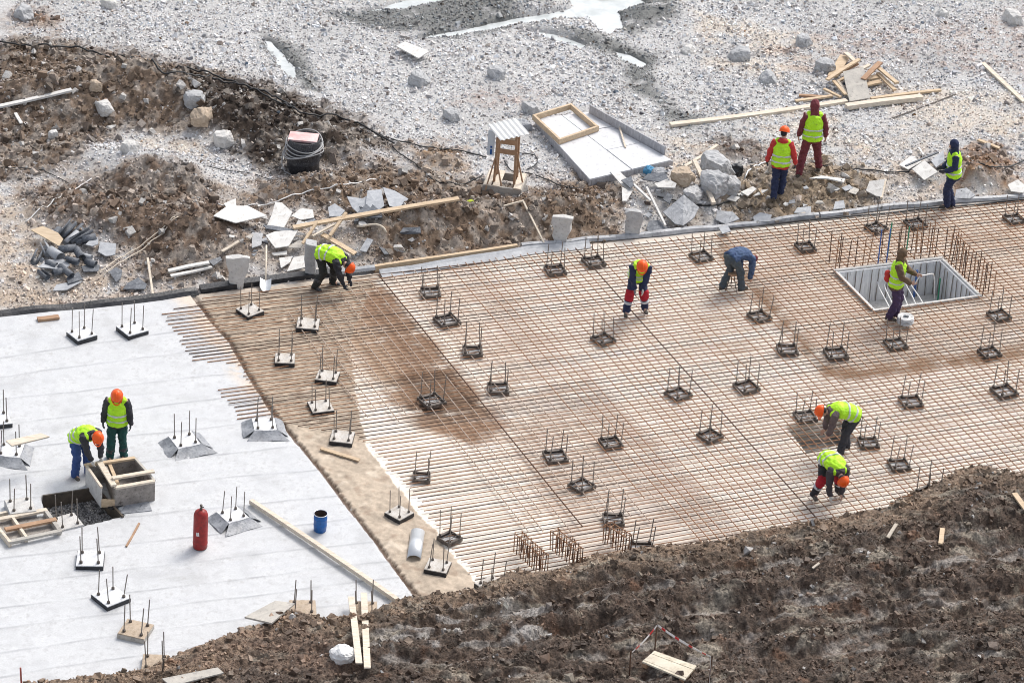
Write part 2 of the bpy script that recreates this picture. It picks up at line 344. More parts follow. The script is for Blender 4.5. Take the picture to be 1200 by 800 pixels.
def make_ground():
    nx, ny = len(XS), len(YS); V = np.stack([GX, GY, GH-.30*sst(-.30, .0, GDMW)], -1).reshape(-1, 3); F = gridfaces(nx, ny)
    C = np.concatenate([GC, GR[..., None]], -1).reshape(-1, 4)
    i = np.arange(nx*ny).reshape(ny, nx)
    loop = np.concatenate([i[0, :-1], i[:-1, -1], i[-1, :0:-1], i[:0:-1, 0]])
    P0 = V[loop].copy(); P0[:, :2] *= 60; P0[:, 2] = 0.2; n0 = len(V)
    C0 = C[loop].copy(); C0[:, :3] = (.36, .34, .32); k = len(loop); j = np.arange(k)
    F2 = np.stack([loop[j], n0+j, n0+(j+1) % k, loop[(j+1) % k]], -1)
    o = npmesh('ground', np.concatenate([V, P0]), np.concatenate([F, F2]), np.concatenate([C, C0]), True, attr_mat('ground_soil_gravel', bump=.55, bscale=30, vary=.4, vscale=22))
    link(o); tag(o, kind='structure')
make_ground()
def make_mud():
    st = .021; x, y = np.meshgrid(np.arange(-13.2, 13.4, st), np.arange(-15.6, -1.2, st))
    h, c, r, so_, mk, pm, ds, dmw, we = ground_fields(x, y)
    t = sst(-.4, .3, dmw); cu, su = math.cos(R(19)), math.sin(R(19)); au = x*cu+y*su; av = -x*su+y*cu
    h = h+t*(.030*ridge(x, y, .10, 3)+.022*ridge(au*.5, av, .09, 3)+.030*np.maximum(0, fbm(x+3, y, .14, 3)))
    nx, ny = x.shape[1], x.shape[0]; F = gridfaces(nx, ny); px, py = PIX(x, y, h); keep = (dmw > -.46) & (py < 880) & (px > -70) & (px < 1270); F = F[keep.ravel()[F].all(1)]
    ii = np.clip(np.round((GX-x[0, 0])/st).astype(int), 0, nx-1); jj = np.clip(np.round((GY-y[0, 0])/st).astype(int), 0, ny-1)
    sel = (GDMW > -.42) & (GX > x[0, 0]) & (GX < x[0, -1]) & (GY > y[0, 0]) & (GY < y[-1, 0]); GH[sel] = h[jj[sel], ii[sel]]
    u_ = np.unique(F); mp = np.zeros(x.size, int); mp[u_] = np.arange(len(u_)); C = np.concatenate([c, r[..., None]], -1).reshape(-1, 4)[u_]
    o = npmesh('mud', np.stack([x, y, h], -1).reshape(-1, 3)[u_], mp[F], C, True, attr_mat('churned_mud', bump=.9, bscale=30, vary=.85, vscale=20, spec=.5)); link(o); tag(o, kind='structure')
make_mud()
def make_water():
    m = mat('milky_puddle', (.44, .47, .47), (.62, .65, .65), scale=1.6, rough=.08, bump=.02, bscale=8, spec=.5)
    mb = MB()
    for P_ in PUD:
        c = P_.mean(0); q = [tuple(c+(p-c)*1.0+(p-c)/np.linalg.norm(p-c)*.12) for p in P_]
        mb.v += [(a, b, .135+.003*len(mb.f)) for a, b in q]; n = len(q); mb.f.append(tuple(range(len(mb.v)-n, len(mb.v))))
    me = bpy.data.meshes.new('water'); z0 = 0
    me.from_pydata(mb.v, [], mb.f); me.materials.append(m)
    bm = bmesh.new(); bm.from_mesh(me); bmesh.ops.triangulate(bm, faces=bm.faces[:]); bmesh.ops.recalc_face_normals(bm, faces=bm.faces[:]); bm.to_mesh(me); bm.free()
    for p_ in me.polygons:
        if p_.normal.z < 0: p_.flip()
    tag(link(bpy.data.objects.new('water', me)), kind='structure')
make_water()
# loose stones and clods: nobody could count them
def scatter(name, X, Y, Z, S, C, m, nv=8, flat=.75, rough=.85):
    n = len(X); base = np.array([[a, b, c] for c in (-1, 1) for b in (-1, 1) for a in (-1, 1)], float)
    fc = np.array([(0, 2, 3, 1), (4, 5, 7, 6), (0, 1, 5, 4), (2, 6, 7, 3), (0, 4, 6, 2), (1, 3, 7, 5)])
    P_ = base[None]*rng.uniform(.35, 1.0, (n, 8, 3))*rng.uniform(.6, 1.25, (n, 1, 3))*np.array([1, 1, flat])
    q = rng.normal(size=(n, 4)); q /= np.linalg.norm(q, axis=1, keepdims=True); a, b, c, d = q.T
    Rm = np.stack([1-2*(c*c+d*d), 2*(b*c-a*d), 2*(b*d+a*c), 2*(b*c+a*d), 1-2*(b*b+d*d), 2*(c*d-a*b), 2*(b*d-a*c), 2*(c*d+a*b), 1-2*(b*b+c*c)], -1).reshape(n, 3, 3)
    P_ = np.einsum('nij,nkj->nki', Rm, P_)*S[:, None, None]
    P_ += np.stack([X, Y, Z], -1)[:, None, :]
    F = (fc[None]+(np.arange(n)*8)[:, None, None]).reshape(-1, 4)
    col = np.concatenate([np.repeat(C[:, None, :], 8, 1), np.full((n, 8, 1), rough)], -1)
    o = npmesh(name, P_.reshape(-1, 3), F, col.reshape(-1, 4), False, m); link(o); tag(o, kind='stuff'); return o
stone_m = attr_mat('crushed_stone', bump=.25, bscale=60, vary=.2, vscale=30)
clod_m = attr_mat('earth_clods', bump=.5, bscale=50, vary=.35, vscale=30)
def sample(n):
    x = rng.uniform(-13.5, 13.5, n); y = rng.uniform(-15.5, 22.2, n)
    i = np.clip(((x-XS[0])/STEP).astype(int), 0, len(XS)-1); j = np.clip(((y-YS[0])/STEP).astype(int), 0, len(YS)-1)
    z = GH[j, i]; px, py = PIX(x, y, z); ok = (px > -60) & (px < 1260) & (py > -50) & (py < 850)
    return x[ok], y[ok], z[ok], i[ok], j[ok]
def stones():
    x, y, z, i, j = sample(445000); keep = (GDS[j, i] < -.1) & (GMUD[j, i] < .1) & (GPUD[j, i] < .07) & (rng.random(len(x)) > GSOIL[j, i]*.68) & (y > -2)
    cl = fbm(x, y, .8, 3); keep &= rng.random(len(x)) < .62+.5*cl
    x, y, z, i, j = x[keep], y[keep], z[keep], i[keep], j[keep]; n = len(x)
    s = np.clip(.0205*np.exp(rng.normal(0, .45, n)), .010, .08)*(1+.35*np.clip(fbm(x+9, y, 2.2, 2), -.6, 1))
    b = np.clip(rng.normal(.57, .20, n), .07, .88); t = rng.normal(.008, .022, n)
    C = np.stack([b+t, b, b-t+.012], -1); gc = GC[j, i]; lum = gc.mean(1, keepdims=True)
    C = C*(.18+.82*gc/.42); C = np.clip(C, .02, .88)
    scatter('gravel_stones', x, y, z+s*.25, s, C, stone_m)
stones()
def clods():
    x, y, z, i, j = sample(150000); k = (GSOIL[j, i] > .5) & (GMUD[j, i] < .1) & (rng.random(len(x)) < .75)
    x, y, z, i, j = x[k], y[k], z[k], i[k], j[k]; n = len(x)
    s = np.clip(.026*np.exp(rng.normal(0, .68, n)), .012, .14); C = GC[j, i]*rng.uniform(.5, 1.5, (n, 1))
    w_ = rng.random(n) < .10; C[w_] = rng.uniform(.35, .6, (w_.sum(), 1))*np.array([1, .97, .93])
    scatter('soil_clods', x, y, z+s*.2, s, np.clip(C, .015, .7), clod_m)
    x, y, z, i, j = sample(520000); k = (GDMW[j, i] > -.42) & (rng.random(len(x)) < .42+1.0*fbm(x, y, .5, 3))
    for pl, hw, dp in RUTW: k &= (ldist(x+.16*fbm(x, y, .9, 3), y+.22*fbm(x+9, y, 1.1, 3), pl) > hw*.75) | (rng.random(len(x)) < .12)
    k &= (GC[j, i].mean(-1) < .20) | (GDMW[j, i] < .9) | (rng.random(len(x)) < .22)
    x, y, z, i, j = x[k], y[k], z[k], i[k], j[k]; n = len(x)
    s = np.clip(.020*np.exp(rng.normal(0, .62, n)), .009, .10); C = GC[j, i]*rng.uniform(.5, 1.45, (n, 1))
    w_ = rng.random(n) < .03; C[w_] = rng.uniform(.25, .5, (w_.sum(), 1))*np.array([1, .96, .92])
    scatter('mud_clods', x, y, np.maximum(z, 0)+s*.15, s, np.clip(C, .012, .6), clod_m, rough=.5)
clods()
# ---------------------------------------------------------------- the slab: membrane, sand strip and blinding concrete as one sheet
JOINT = G2([(215, 335), (227, 348), (248, 376), (270, 401), (292, 440), (316, 478), (340, 508), (380, 556), (403, 587), (440, 634), (487, 698), (560, 790)])
SANDR = G2([(436, 321), (440, 330), (410, 400), (420, 470), (428, 518), (450, 550), (510, 622), (558, 683), (620, 760)])
SEAMS = [[(-20, 428), (215, 396)], [(-20, 470), (240, 414)], [(-20, 445), (225, 405)], [(0, 478), (270, 434)], [(-20, 502), (300, 460)], [(140, 476), (330, 505)], [(0, 520), (190, 493)], [(180, 500), (360, 548)], [(100, 540), (350, 480)],
         [(150, 548), (390, 500)], [(190, 573), (400, 530)], [(180, 605), (440, 560)], [(150, 612), (420, 590)], [(0, 713), (107, 697)], [(100, 660), (330, 628)], [(0, 742), (107, 722)], [(0, 771), (142, 744)], [(100, 700), (420, 640)], [(173, 709), (460, 655)],
         [(200, 727), (440, 690)], [(30, 795), (200, 765)], [(0, 580), (60, 572)]]
SEAMS = [[(-30, y0), (x1, y1)] for y0, x1, y1 in ((425, 250, 384), (448, 266, 408), (474, 290, 437), (503, 318, 462), (533, 350, 491), (562, 378, 522), (592, 410, 548), (626, 440, 578), (660, 462, 604), (690, 470, 632), (718, 482, 656), (742, 484, 676), (771, 470, 700), (800, 380, 735))]
SEAMW = [G2(s) for s in SEAMS]
def make_slab():
    st = .03; org = G(436, 321)[:2]
    a = np.arange(-14, 19.5, st); b = np.arange(-1.5, 19, st); A_, B_ = np.meshgrid(a, b)
    x = org[0]+A_*UA[0]+B_*UB[0]; y = org[1]+A_*UA[1]+B_*UB[1]
    d = sdist(x, y, SLAB); px, py = PIX(x, y, x*0)
    n1 = fbm(x, y, .6, 4); n2 = fbm(x+7, y, .12, 3); n3 = fbm(x+3, y-8, 2.2, 3); nA = fbm(A_*.25, B_*2.0, .6, 4)
    wob = .10*fbm(x, y, .7, 3)+.05*n2
    jl = np.concatenate([JOINT, [G(560, 1000)[:2], G(-900, 1000)[:2], G(-900, 300)[:2]]]); mem = sdist(x, y, jl)+wob*.6
    sr = np.concatenate([[G(215, 300)[:2]], [G(420, 300)[:2]], SANDR, [G(620, 900)[:2], G(200, 900)[:2]]]); sand = sdist(x, y, sr)+wob
    z = .006*n3+.002*n2
    col = np.empty(x.shape+(3,)); col[:] = (.80, .755, .67); rough = np.full(x.shape, .8)
    def put(m, c, j=.0):
        nonlocal col
        c = np.array(c)*(1+j*(n1+n2))[..., None]; m = m[..., None]; col = col*(1-m)+c*m
    # blinding concrete with rust washed along the bars
    put(sst(-.05, .45, nA)*.45, (.55, .46, .38), .2); put(sst(.1, .5, fbm(A_*.35, B_*4.5, .7, 4)+.3*n1+.25*n3)*.55, (.38, .28, .20), .2); put(sst(.15, .5, fbm(A_*.5+30, B_*5, .9, 3))*.7, (.84, .81, .77)); put(sst(.15, .5, n1)*.4, (.80, .78, .76))
    for pts, k, c in (([(345, 330), (442, 318), (600, 500), (560, 525), (480, 500), (420, 420)], .95, (.25, .155, .095)), ([(440, 323), (560, 306), (660, 420), (600, 470)], .45, (.48, .38, .31)), ([(560, 470), (690, 440), (900, 640), (680, 660)], .5, (.40, .31, .25)),
                      ([(830, 275), (1200, 235), (1230, 420), (980, 445)], .5, (.46, .34, .25)), ([(470, 540), (560, 530), (640, 660), (570, 680)], .6, (.66, .62, .55)), ([(970, 433), (1230, 398), (1230, 416), (985, 450)], .95, (.26, .175, .11)), ([(828, 285), (848, 280), (985, 437), (968, 450)], .95, (.25, .165, .105)), ([(395, 330), (470, 420), (470, 470), (390, 420)], .5, (.5, .4, .3))):
        put(sst(-.15, .3, sdist(x, y, G2(pts))+wob+.25*n1)*k*sst(-.9, -.05, n1+nA), c, .35)
    sm = sst(0, .05, sand); put(sm, (.43, .355, .275), .3); foot = sst(.1, .45, fbm(x-7, y+4, .3, 3))*sm; put(foot*.6, (.30, .22, .16), .2)
    put(sm*sst(.2, .5, fbm(x+20, y, .5, 3))*.6, (.66, .57, .46)); z = z+sm*(.02+.035*fbm(x, y, .25, 3))
    # pale waterproofing membrane
    mm = sst(0, .03, mem); dirt = sst(.1, .6, fbm(x+60, y, 1.0, 4))
    put(mm, (.525, .535, .545), .07); put(mm*dirt*.6, (.38, .385, .39)); put(mm*sst(.0, .35, fbm(x+15, y-35, .28, 4))*.40, (.42, .425, .435)); put(mm*sst(.15, .4, fbm(x-15, y+35, .10, 3))*sst(-.3, .2, n1)*.5, (.37, .37, .375)); put(mm*sst(.30, .5, fbm(x+71, y-3, .16, 3))*sst(-.2, .3, n3)*.45, (.33, .32, .31)); put(mm*sst(.1,.5,nA)*.4, (.56,.57,.59)); z = z*(1-mm)+mm*(.035+.006*n3)
    rough = rough*(1-mm)+mm*(.34+.25*sst(-.3, .4, n1)); sea = np.zeros(x.shape)
    for i, s in enumerate(SEAMW):
        ds = ldist(x, y+.09*fbm(x+i*31, y, 1.9, 3), s); sea = np.maximum(sea, sst(.045, .012, ds)*np.clip(.62+1.1*fbm(x+i*9, y, .8, 3), 0, 1)); z = z+mm*.010*np.exp(-(ds/.06)**2)
    put(mm*sea*.65, (.27, .275, .29)); put(mm*sst(.2, .5, fbm(A_*.3, B_*1.5+40, .5, 4))*.35, (.48, .49, .515)); put(mm*sst(.40, .6, fbm(x+90, y+4, .07, 2))*sst(.0, .5, n3)*.5, (.45, .44, .43))
    sandy = sst(-.15, .3, sdist(x, y, G2([(195, 345), (235, 340), (345, 505), (300, 480)]))+wob)*sst(-.5, .1, n1+.5*n2); put(mm*sandy*.8, (.60, .50, .40), .15)
    put(mm*sst(0, .5, sdist(x, y, G2([(50, 555), (95, 540), (110, 570), (70, 580)]))+wob*2)*sst(-.3, .3, n1)*.7, (.34, .31, .29)); put(mm*sst(0, .5, sdist(x, y, G2([(120, 605), (185, 590), (175, 635), (140, 640)]))+wob*2)*sst(-.2, .4, n1)*.5, (.40, .41, .43))
    # crumbling joint between membrane and sand
    jd = ldist(x+.05*n2, y+.05*n1, JOINT); jm = sst(.075, .03, jd+.03*n2); put(jm, (.10, .065, .045), .3); z = z-.05*jm
    edge = sst(.5, .1, ldist(x, y, FARL))*(1-mm); put(edge*.6, (.48, .42, .36), .2)
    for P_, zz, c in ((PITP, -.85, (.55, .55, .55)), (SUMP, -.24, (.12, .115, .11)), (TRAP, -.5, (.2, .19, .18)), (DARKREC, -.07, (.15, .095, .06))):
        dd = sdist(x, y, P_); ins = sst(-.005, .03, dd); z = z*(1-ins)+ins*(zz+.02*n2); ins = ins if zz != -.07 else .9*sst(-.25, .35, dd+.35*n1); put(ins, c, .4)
    keep = d > 0; F = gridfaces(len(a), len(b)); kf = keep.ravel()[F].all(1); F = F[kf]; used = np.unique(F); mp = np.zeros(x.size, int); mp[used] = np.arange(len(used))
    V = np.stack([x, y, z], -1).reshape(-1, 3)[used]; C = np.concatenate([np.clip(col, .02, .85), rough[..., None]], -1).reshape(-1, 4)[used]
    F = mp[F][:, ::-1]
    o = npmesh('concrete_slab', V, F, C, True, attr_mat('slab_surface', bump=.18, bscale=30, vary=.12, vscale=30, spec=.4)); link(o); tag(o, kind='structure')
make_slab()
# ---------------------------------------------------------------- reinforcement
rust = mat('rusty_steel', (.26, .115, .05), (.40, .25, .16), scale=9, rough=.75, bump=.2, bscale=120, c3=(.09, .06, .05))
rust_dark = mat('dark_rusty_steel', (.07, .045, .035), (.16, .085, .05), scale=9, rough=.75, bump=.2, bscale=120)
rust_pale = mat('toplit_rusty_steel', (.50, .42, .36), (.33, .22, .15), scale=5, rough=.6, bump=.1, bscale=120)  # paler rust: light catching the bar tops is put into the colour
ORG = G(436, 321)[:2]
def left_limit(py):
    ys = [352, 366, 405, 423, 426, 432, 452, 456, 468, 492, 496, 512, 518, 565, 683, 760]; xs = [236, 188, 214, 226, 276, 281, 292, 258, 260, 280, 322, 420, 428, 470, 560, 640]
    return float(np.interp(py, ys, xs))
def pit_cut(P0, P1, poly):
    """pieces of the segment P0-P1 outside the polygon"""
    t = np.linspace(0, 1, 401); x = P0[0]+(P1[0]-P0[0])*t; y = P0[1]+(P1[1]-P0[1])*t
    out = sdist(x, y, poly) < -.02; segs = []; s = None
    for i in range(401):
        if out[i] and s is None: s = i
        if (not out[i] or i == 400) and s is not None:
            if i-s > 4: segs.append((t[s], t[i if i == 400 else i-1]))
            s = None
    return segs
def rebar_mat():
    root = thing('rebar_mat', 'rusty tied mat of reinforcing bars spread over the blinding concrete', 'rebar', (ORG[0], ORG[1], 0))
    O3 = Vector((ORG[0], ORG[1], 0)); PC = PITP.mean(0); bigpit = PC+(PITP-PC)*1.02
    def emit(name, P0, P1, z, r, m, jit=.0):
        mb = MB()
        for t0, t1 in pit_cut(P0, P1, bigpit):
            a = P0+(P1-P0)*t0; b = P0+(P1-P0)*t1; L = np.linalg.norm(b-a); k = max(2, int(L/1.2)); pts = []
            for i in range(k+1):
                q = a+(b-a)*i/k; pts.append((q[0]-O3.x+random.gauss(0, jit), q[1]-O3.y+random.gauss(0, jit), z+random.gauss(0, .004)))
            mb.tube(pts, r, 5)
        if mb.v: mb.build(name, m, root)
    t = .16; n = 0
    while t < 14.6:
        ang = R(21.4+3.2*t/13.5); u = np.array([math.cos(ang), math.sin(ang)]); base = ORG+UB*t
        ss = np.linspace(-6.5, 4, 240); px, py = PIX(base[0]+u[0]*ss, base[1]+u[1]*ss, ss*0+.06)
        s0 = 4.0
        for s_, a_, b_ in zip(ss, px, py):
            if a_ >= left_limit(b_): s0 = s_; break
        s0 += random.uniform(-.05, .1); ex = 19.5
        # the bar runs to the right edge of the slab
        ts = np.linspace(s0, ex, 300); dd = sdist(base[0]+u[0]*ts, base[1]+u[1]*ts, SLAB); okk = np.where(dd > .15)[0]
        if len(okk) and s0 < 4:
            s1 = ts[okk[-1]]; s0 = max(s0, ts[okk[0]])
            if n < 100: emit('lengthwise_bar', base+u*s0, base+u*s1, .055, .0125, rust_dark if random.random() < .3 else rust, .003)
            n += 1
        t += random.gauss(.150, .012)
    s = -2.55; n = 0
    while s < 18.6:
        ang = R(-64.0-1.2*max(0, s)/18); u = np.array([math.cos(ang), math.sin(ang)])
        top = ORG+UA*s*math.cos(R(.3)); 
        # start just inside the far edge
        ts = np.linspace(-3, 15.5, 500); dd = sdist(top[0]+u[0]*ts, top[1]+u[1]*ts, SLAB); okk = np.where(dd > .22)[0]
        if len(okk):
            t0, t1 = ts[okk[0]], ts[okk[-1]]
            if s < -.2: t0 = max(t0, .35+.9*(-.2-s)*.5); 
            if s < -1.2: t1 = min(t1, 6.2+random.uniform(-.3, .3))
            elif s < 2.2: t1 = min(t1, 11.2+random.uniform(-.6, .5))
            t1 = min(t1, 14.6)
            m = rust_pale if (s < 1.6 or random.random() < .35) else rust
            th = .0115
            if n in (9, 31): m, th = rust_dark, .015
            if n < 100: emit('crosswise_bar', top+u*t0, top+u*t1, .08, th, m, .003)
            n += 1
        s += random.gauss(.29, .012) if s < 1.8 else random.gauss(.195, .01)
rebar_mat()
# ---------------------------------------------------------------- materials for the things
timber = mat('raw_timber', (.62, .49, .34), (.47, .35, .23), scale=3, rough=.7, stretch=(1, 6, 6), bump=.15, c3=(.36, .27, .19))
timber_pale = mat('bleached_timber', (.70, .63, .53), (.56, .48, .38), scale=3, rough=.7, stretch=(1, 6, 6), bump=.15, c3=(.45, .38, .30))
timber_brown = mat('brown_timber', (.30, .18, .11), (.42, .27, .17), scale=4, rough=.75, bump=.2)
timber_grey = mat('grey_weathered_board', (.50, .47, .42), (.38, .36, .33), scale=4, rough=.8, bump=.2, c3=(.28, .26, .24))
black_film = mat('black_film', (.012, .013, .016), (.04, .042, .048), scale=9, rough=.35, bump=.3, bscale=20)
membrane = mat('pale_membrane', (.72, .73, .74), (.62, .63, .65), scale=8, rough=.42, bump=.15, bscale=25, c3=(.45, .45, .45))
foil = mat('slate_grey_membrane', (.19, .20, .22), (.35, .365, .39), scale=6, rough=.4, bump=.35, bscale=14, c3=(.12, .13, .145))
felt = mat('dark_slate_felt', (.065, .074, .09), (.14, .152, .172), scale=7, rough=.55, bump=.25, bscale=30, c3=(.24, .255, .28))
felt_pale = mat('pale_grey_felt', (.42, .435, .455), (.29, .305, .33), scale=6, rough=.5, bump=.2, bscale=20)
concrete = mat('grey_concrete', (.50, .50, .50), (.38, .38, .385), scale=5, rough=.85, bump=.35, bscale=35, c3=(.27, .26, .255))
concrete_pale = mat('pale_concrete', (.62, .61, .59), (.50, .49, .47), scale=5, rough=.85, bump=.3, bscale=35, c3=(.36, .34, .32))
conc_blue = mat('bluish_concrete', (.36, .365, .375), (.48, .485, .49), scale=4, rough=.85, bump=.35, bscale=30, c3=(.24, .245, .25))
sandcap = mat('sandy_cap', (.50, .41, .32), (.38, .30, .22), scale=12, rough=.9, bump=.4, bscale=40)
steel = mat('dull_steel', (.16, .145, .135), (.26, .24, .22), scale=14, rough=.55, bump=.1, metal=.3, c3=(.20, .12, .07))
steel_dark = mat('dark_steel', (.075, .068, .062), (.17, .14, .12), scale=14, rough=.6, bump=.1, metal=.2)
zinc = mat('galvanised_sheet', (.62, .64, .66), (.52, .54, .56), scale=4, rough=.35, bump=.03, metal=.5)
white_pl = mat('white_plastic', (.78, .78, .77), (.68, .68, .67), scale=5, rough=.45, bump=.1)
cable_m = mat('black_rubber', (.02, .02, .022), (.05, .05, .05), scale=6, rough=.5, bump=0)
board_white = mat('off_white_sheet', (.70, .69, .66), (.58, .57, .55), scale=4, rough=.7, bump=.15, c3=(.45, .43, .40))
plywood = mat('plywood', (.56, .45, .32), (.45, .35, .24), scale=4, rough=.7, stretch=(1, 5, 5), bump=.1)
def wallz(px, py, z): g = G(px, py, z); return Vector((g[0], g[1], z))
# ---------------------------------------------------------------- anchor bases: four bolts on a pad
dusty_top = mat('dusty_pad_top', (.60, .58, .55), (.46, .42, .37), scale=7, rough=.8, bump=.2, c3=(.36, .30, .24))
_shared = {}
def shared(name, key, m, root, fn, loc=None, smooth=False):
    """part whose mesh data is shared between copies"""
    if key not in _shared:
        mb = MB(); fn(mb); o = mb.build(name, m, root, smooth); _shared[key] = o.data
    else: o = link(bpy.data.objects.new(name, _shared[key]), root)
    if loc: o.location = loc
    return o
def anchor(px, py, kind, rot, label, group, zb=0.0, tilt=0, nb=4):
    hz_ = {'block': .10, 'foil': .12, 'cap': .10, 'frame': .105, 'slab': .16}[kind]
    g = G(px, py, zb+hz_); t = thing('anchor_base', label, 'anchor bolts', (g[0], g[1], zb), R(rot), group)
    q_ = random.uniform(.92, 1.06)*(.88 if group == GS else 1); t.scale = (q_, q_, random.uniform(.88, 1.08)); t.rotation_euler = (random.gauss(0, .018), random.gauss(0, .018), R(rot)+random.gauss(0, .03))
    if kind == 'frame':
        def fr(mb):
            for s in (-1, 1):
                mb.box((0, s*.215, .062), (.46, .02, .086)); mb.box((s*.22, 0, .061), (.02, .408, .084)); mb.box((0, s*.205-s*.022, .103), (.418, .046, .008)); mb.box((0, s*.07, .10), (.418, .012, .012))
        shared('base_frame', 'frame0', steel_dark, t, fr); shared('pad', 'framepad', concrete, t, lambda mb: mb.box((0, 0, .022), (.38, .38, .04)))
        z0 = .105
    else:
        m1, m2, key = {'block': (black_film, membrane if group != GS else dusty_top, 'block' if group != GS else 'dusty'), 'foil': (black_film, membrane, 'foil'), 'cap': (timber_grey, sandcap, 'cap'), 'slab': (concrete, concrete_pale, 'slab')}[kind]
        h = hz_
        shared('base_block', key+'b', m1, t, lambda mb: mb.box((0, 0, h/2-.01), (.54, .54, h-.004)))
        def top(mb):
            n = 9; vs = []; 
            for j in range(n):
                for i in range(n):
                    x = -.262+.524*i/(n-1); y = -.262+.524*j/(n-1); vs.append((x, y, h+.004+random.uniform(0, .006)+(.02*math.exp(-(x*x+y*y)/.03) if key in ('cap', 'slab') else 0)))
            vs2 = [(a, b, h-.012) for a, b, c in vs]; fs = []
            for j in range(n-1):
                for i in range(n-1): k = j*n+i; fs.append((k, k+1, k+n+1, k+n))
            mb.add(vs, fs); o_ = len(mb.v)
            ed = [i for i in range(n)]+[n*j+n-1 for j in range(1, n)]+[n*n-1-i for i in range(1, n)]+[n*(n-1-j) for j in range(1, n-1)]
            m_ = len(ed); mb.add([vs[k] for k in ed]+[vs2[k] for k in ed], [(i, (i+1) % m_, m_+(i+1) % m_, m_+i) for i in range(m_)])
        shared('top_sheet', key+'t', m2, t, top)
        z0 = h
        if kind == 'foil':
            mb = MB(); r_ = random.uniform
            def flap(a, b, oa, ob):
                """bent sheet from the pad's top edge a-b down to the ground at oa-ob"""
                n = 6; vs = []
                for j in range(5):
                    v = j/4
                    for i in range(n+1):
                        u = i/n; p = Vector(a).lerp(Vector(b), u); q = Vector(oa).lerp(Vector(ob), u); w_ = p.lerp(q, v)
                        vs.append((w_.x, w_.y, max(.012, h+.012-(h-.0)*v**.75+.018*math.sin(7*u+3*v)+r_(-.004, .004))))
                mb.add(vs, [(j*(n+1)+i, j*(n+1)+i+1, (j+1)*(n+1)+i+1, (j+1)*(n+1)+i) for j in range(4) for i in range(n)])
                mb.add([(x, y, z-.006) for x, y, z in vs], [(j*(n+1)+i, (j+1)*(n+1)+i, (j+1)*(n+1)+i+1, j*(n+1)+i+1) for j in range(4) for i in range(n)])
            flap((-.27, -.27, 0), (.27, -.27, 0), (-.50+r_(-.05, .05), -.52, 0), (.46+r_(-.05, .1), -.56, 0))
            flap((.27, -.27, 0), (.27, .27, 0), (.5, -.38, 0), (.46, .33, 0)); flap((-.27, .27, 0), (-.27, -.27, 0), (-.5, .30, 0), (-.54, -.38, 0))
            mb.build('membrane_flap', foil, t, True)
    sp = .17
    for k, (a, b) in enumerate(((-1, -1), (1, -1), (1, 1), (-1, 1))):
        if k >= nb: break
        L = .62*random.choice((.96, 1, 1.04)); key = 'bolt%.2f' % L
        bo = shared('anchor_bolt', key, steel, t, lambda mb: mb.tube([(0, 0, 0), (0, 0, L)], .0115, 6), (a*sp, b*sp, z0-.02)); bo.rotation_euler = (random.gauss(0, .035), random.gauss(0, .035), 0)
        nu = shared('nut', 'nut', steel_dark, bo, lambda mb: mb.tube([(0, 0, .022), (0, 0, .07)], .034, 6))
    return t
GM, GS, GR_ = 'anchor bases on the pale membrane', 'anchor bases along the sand strip', 'anchor bases standing in the rebar mat'
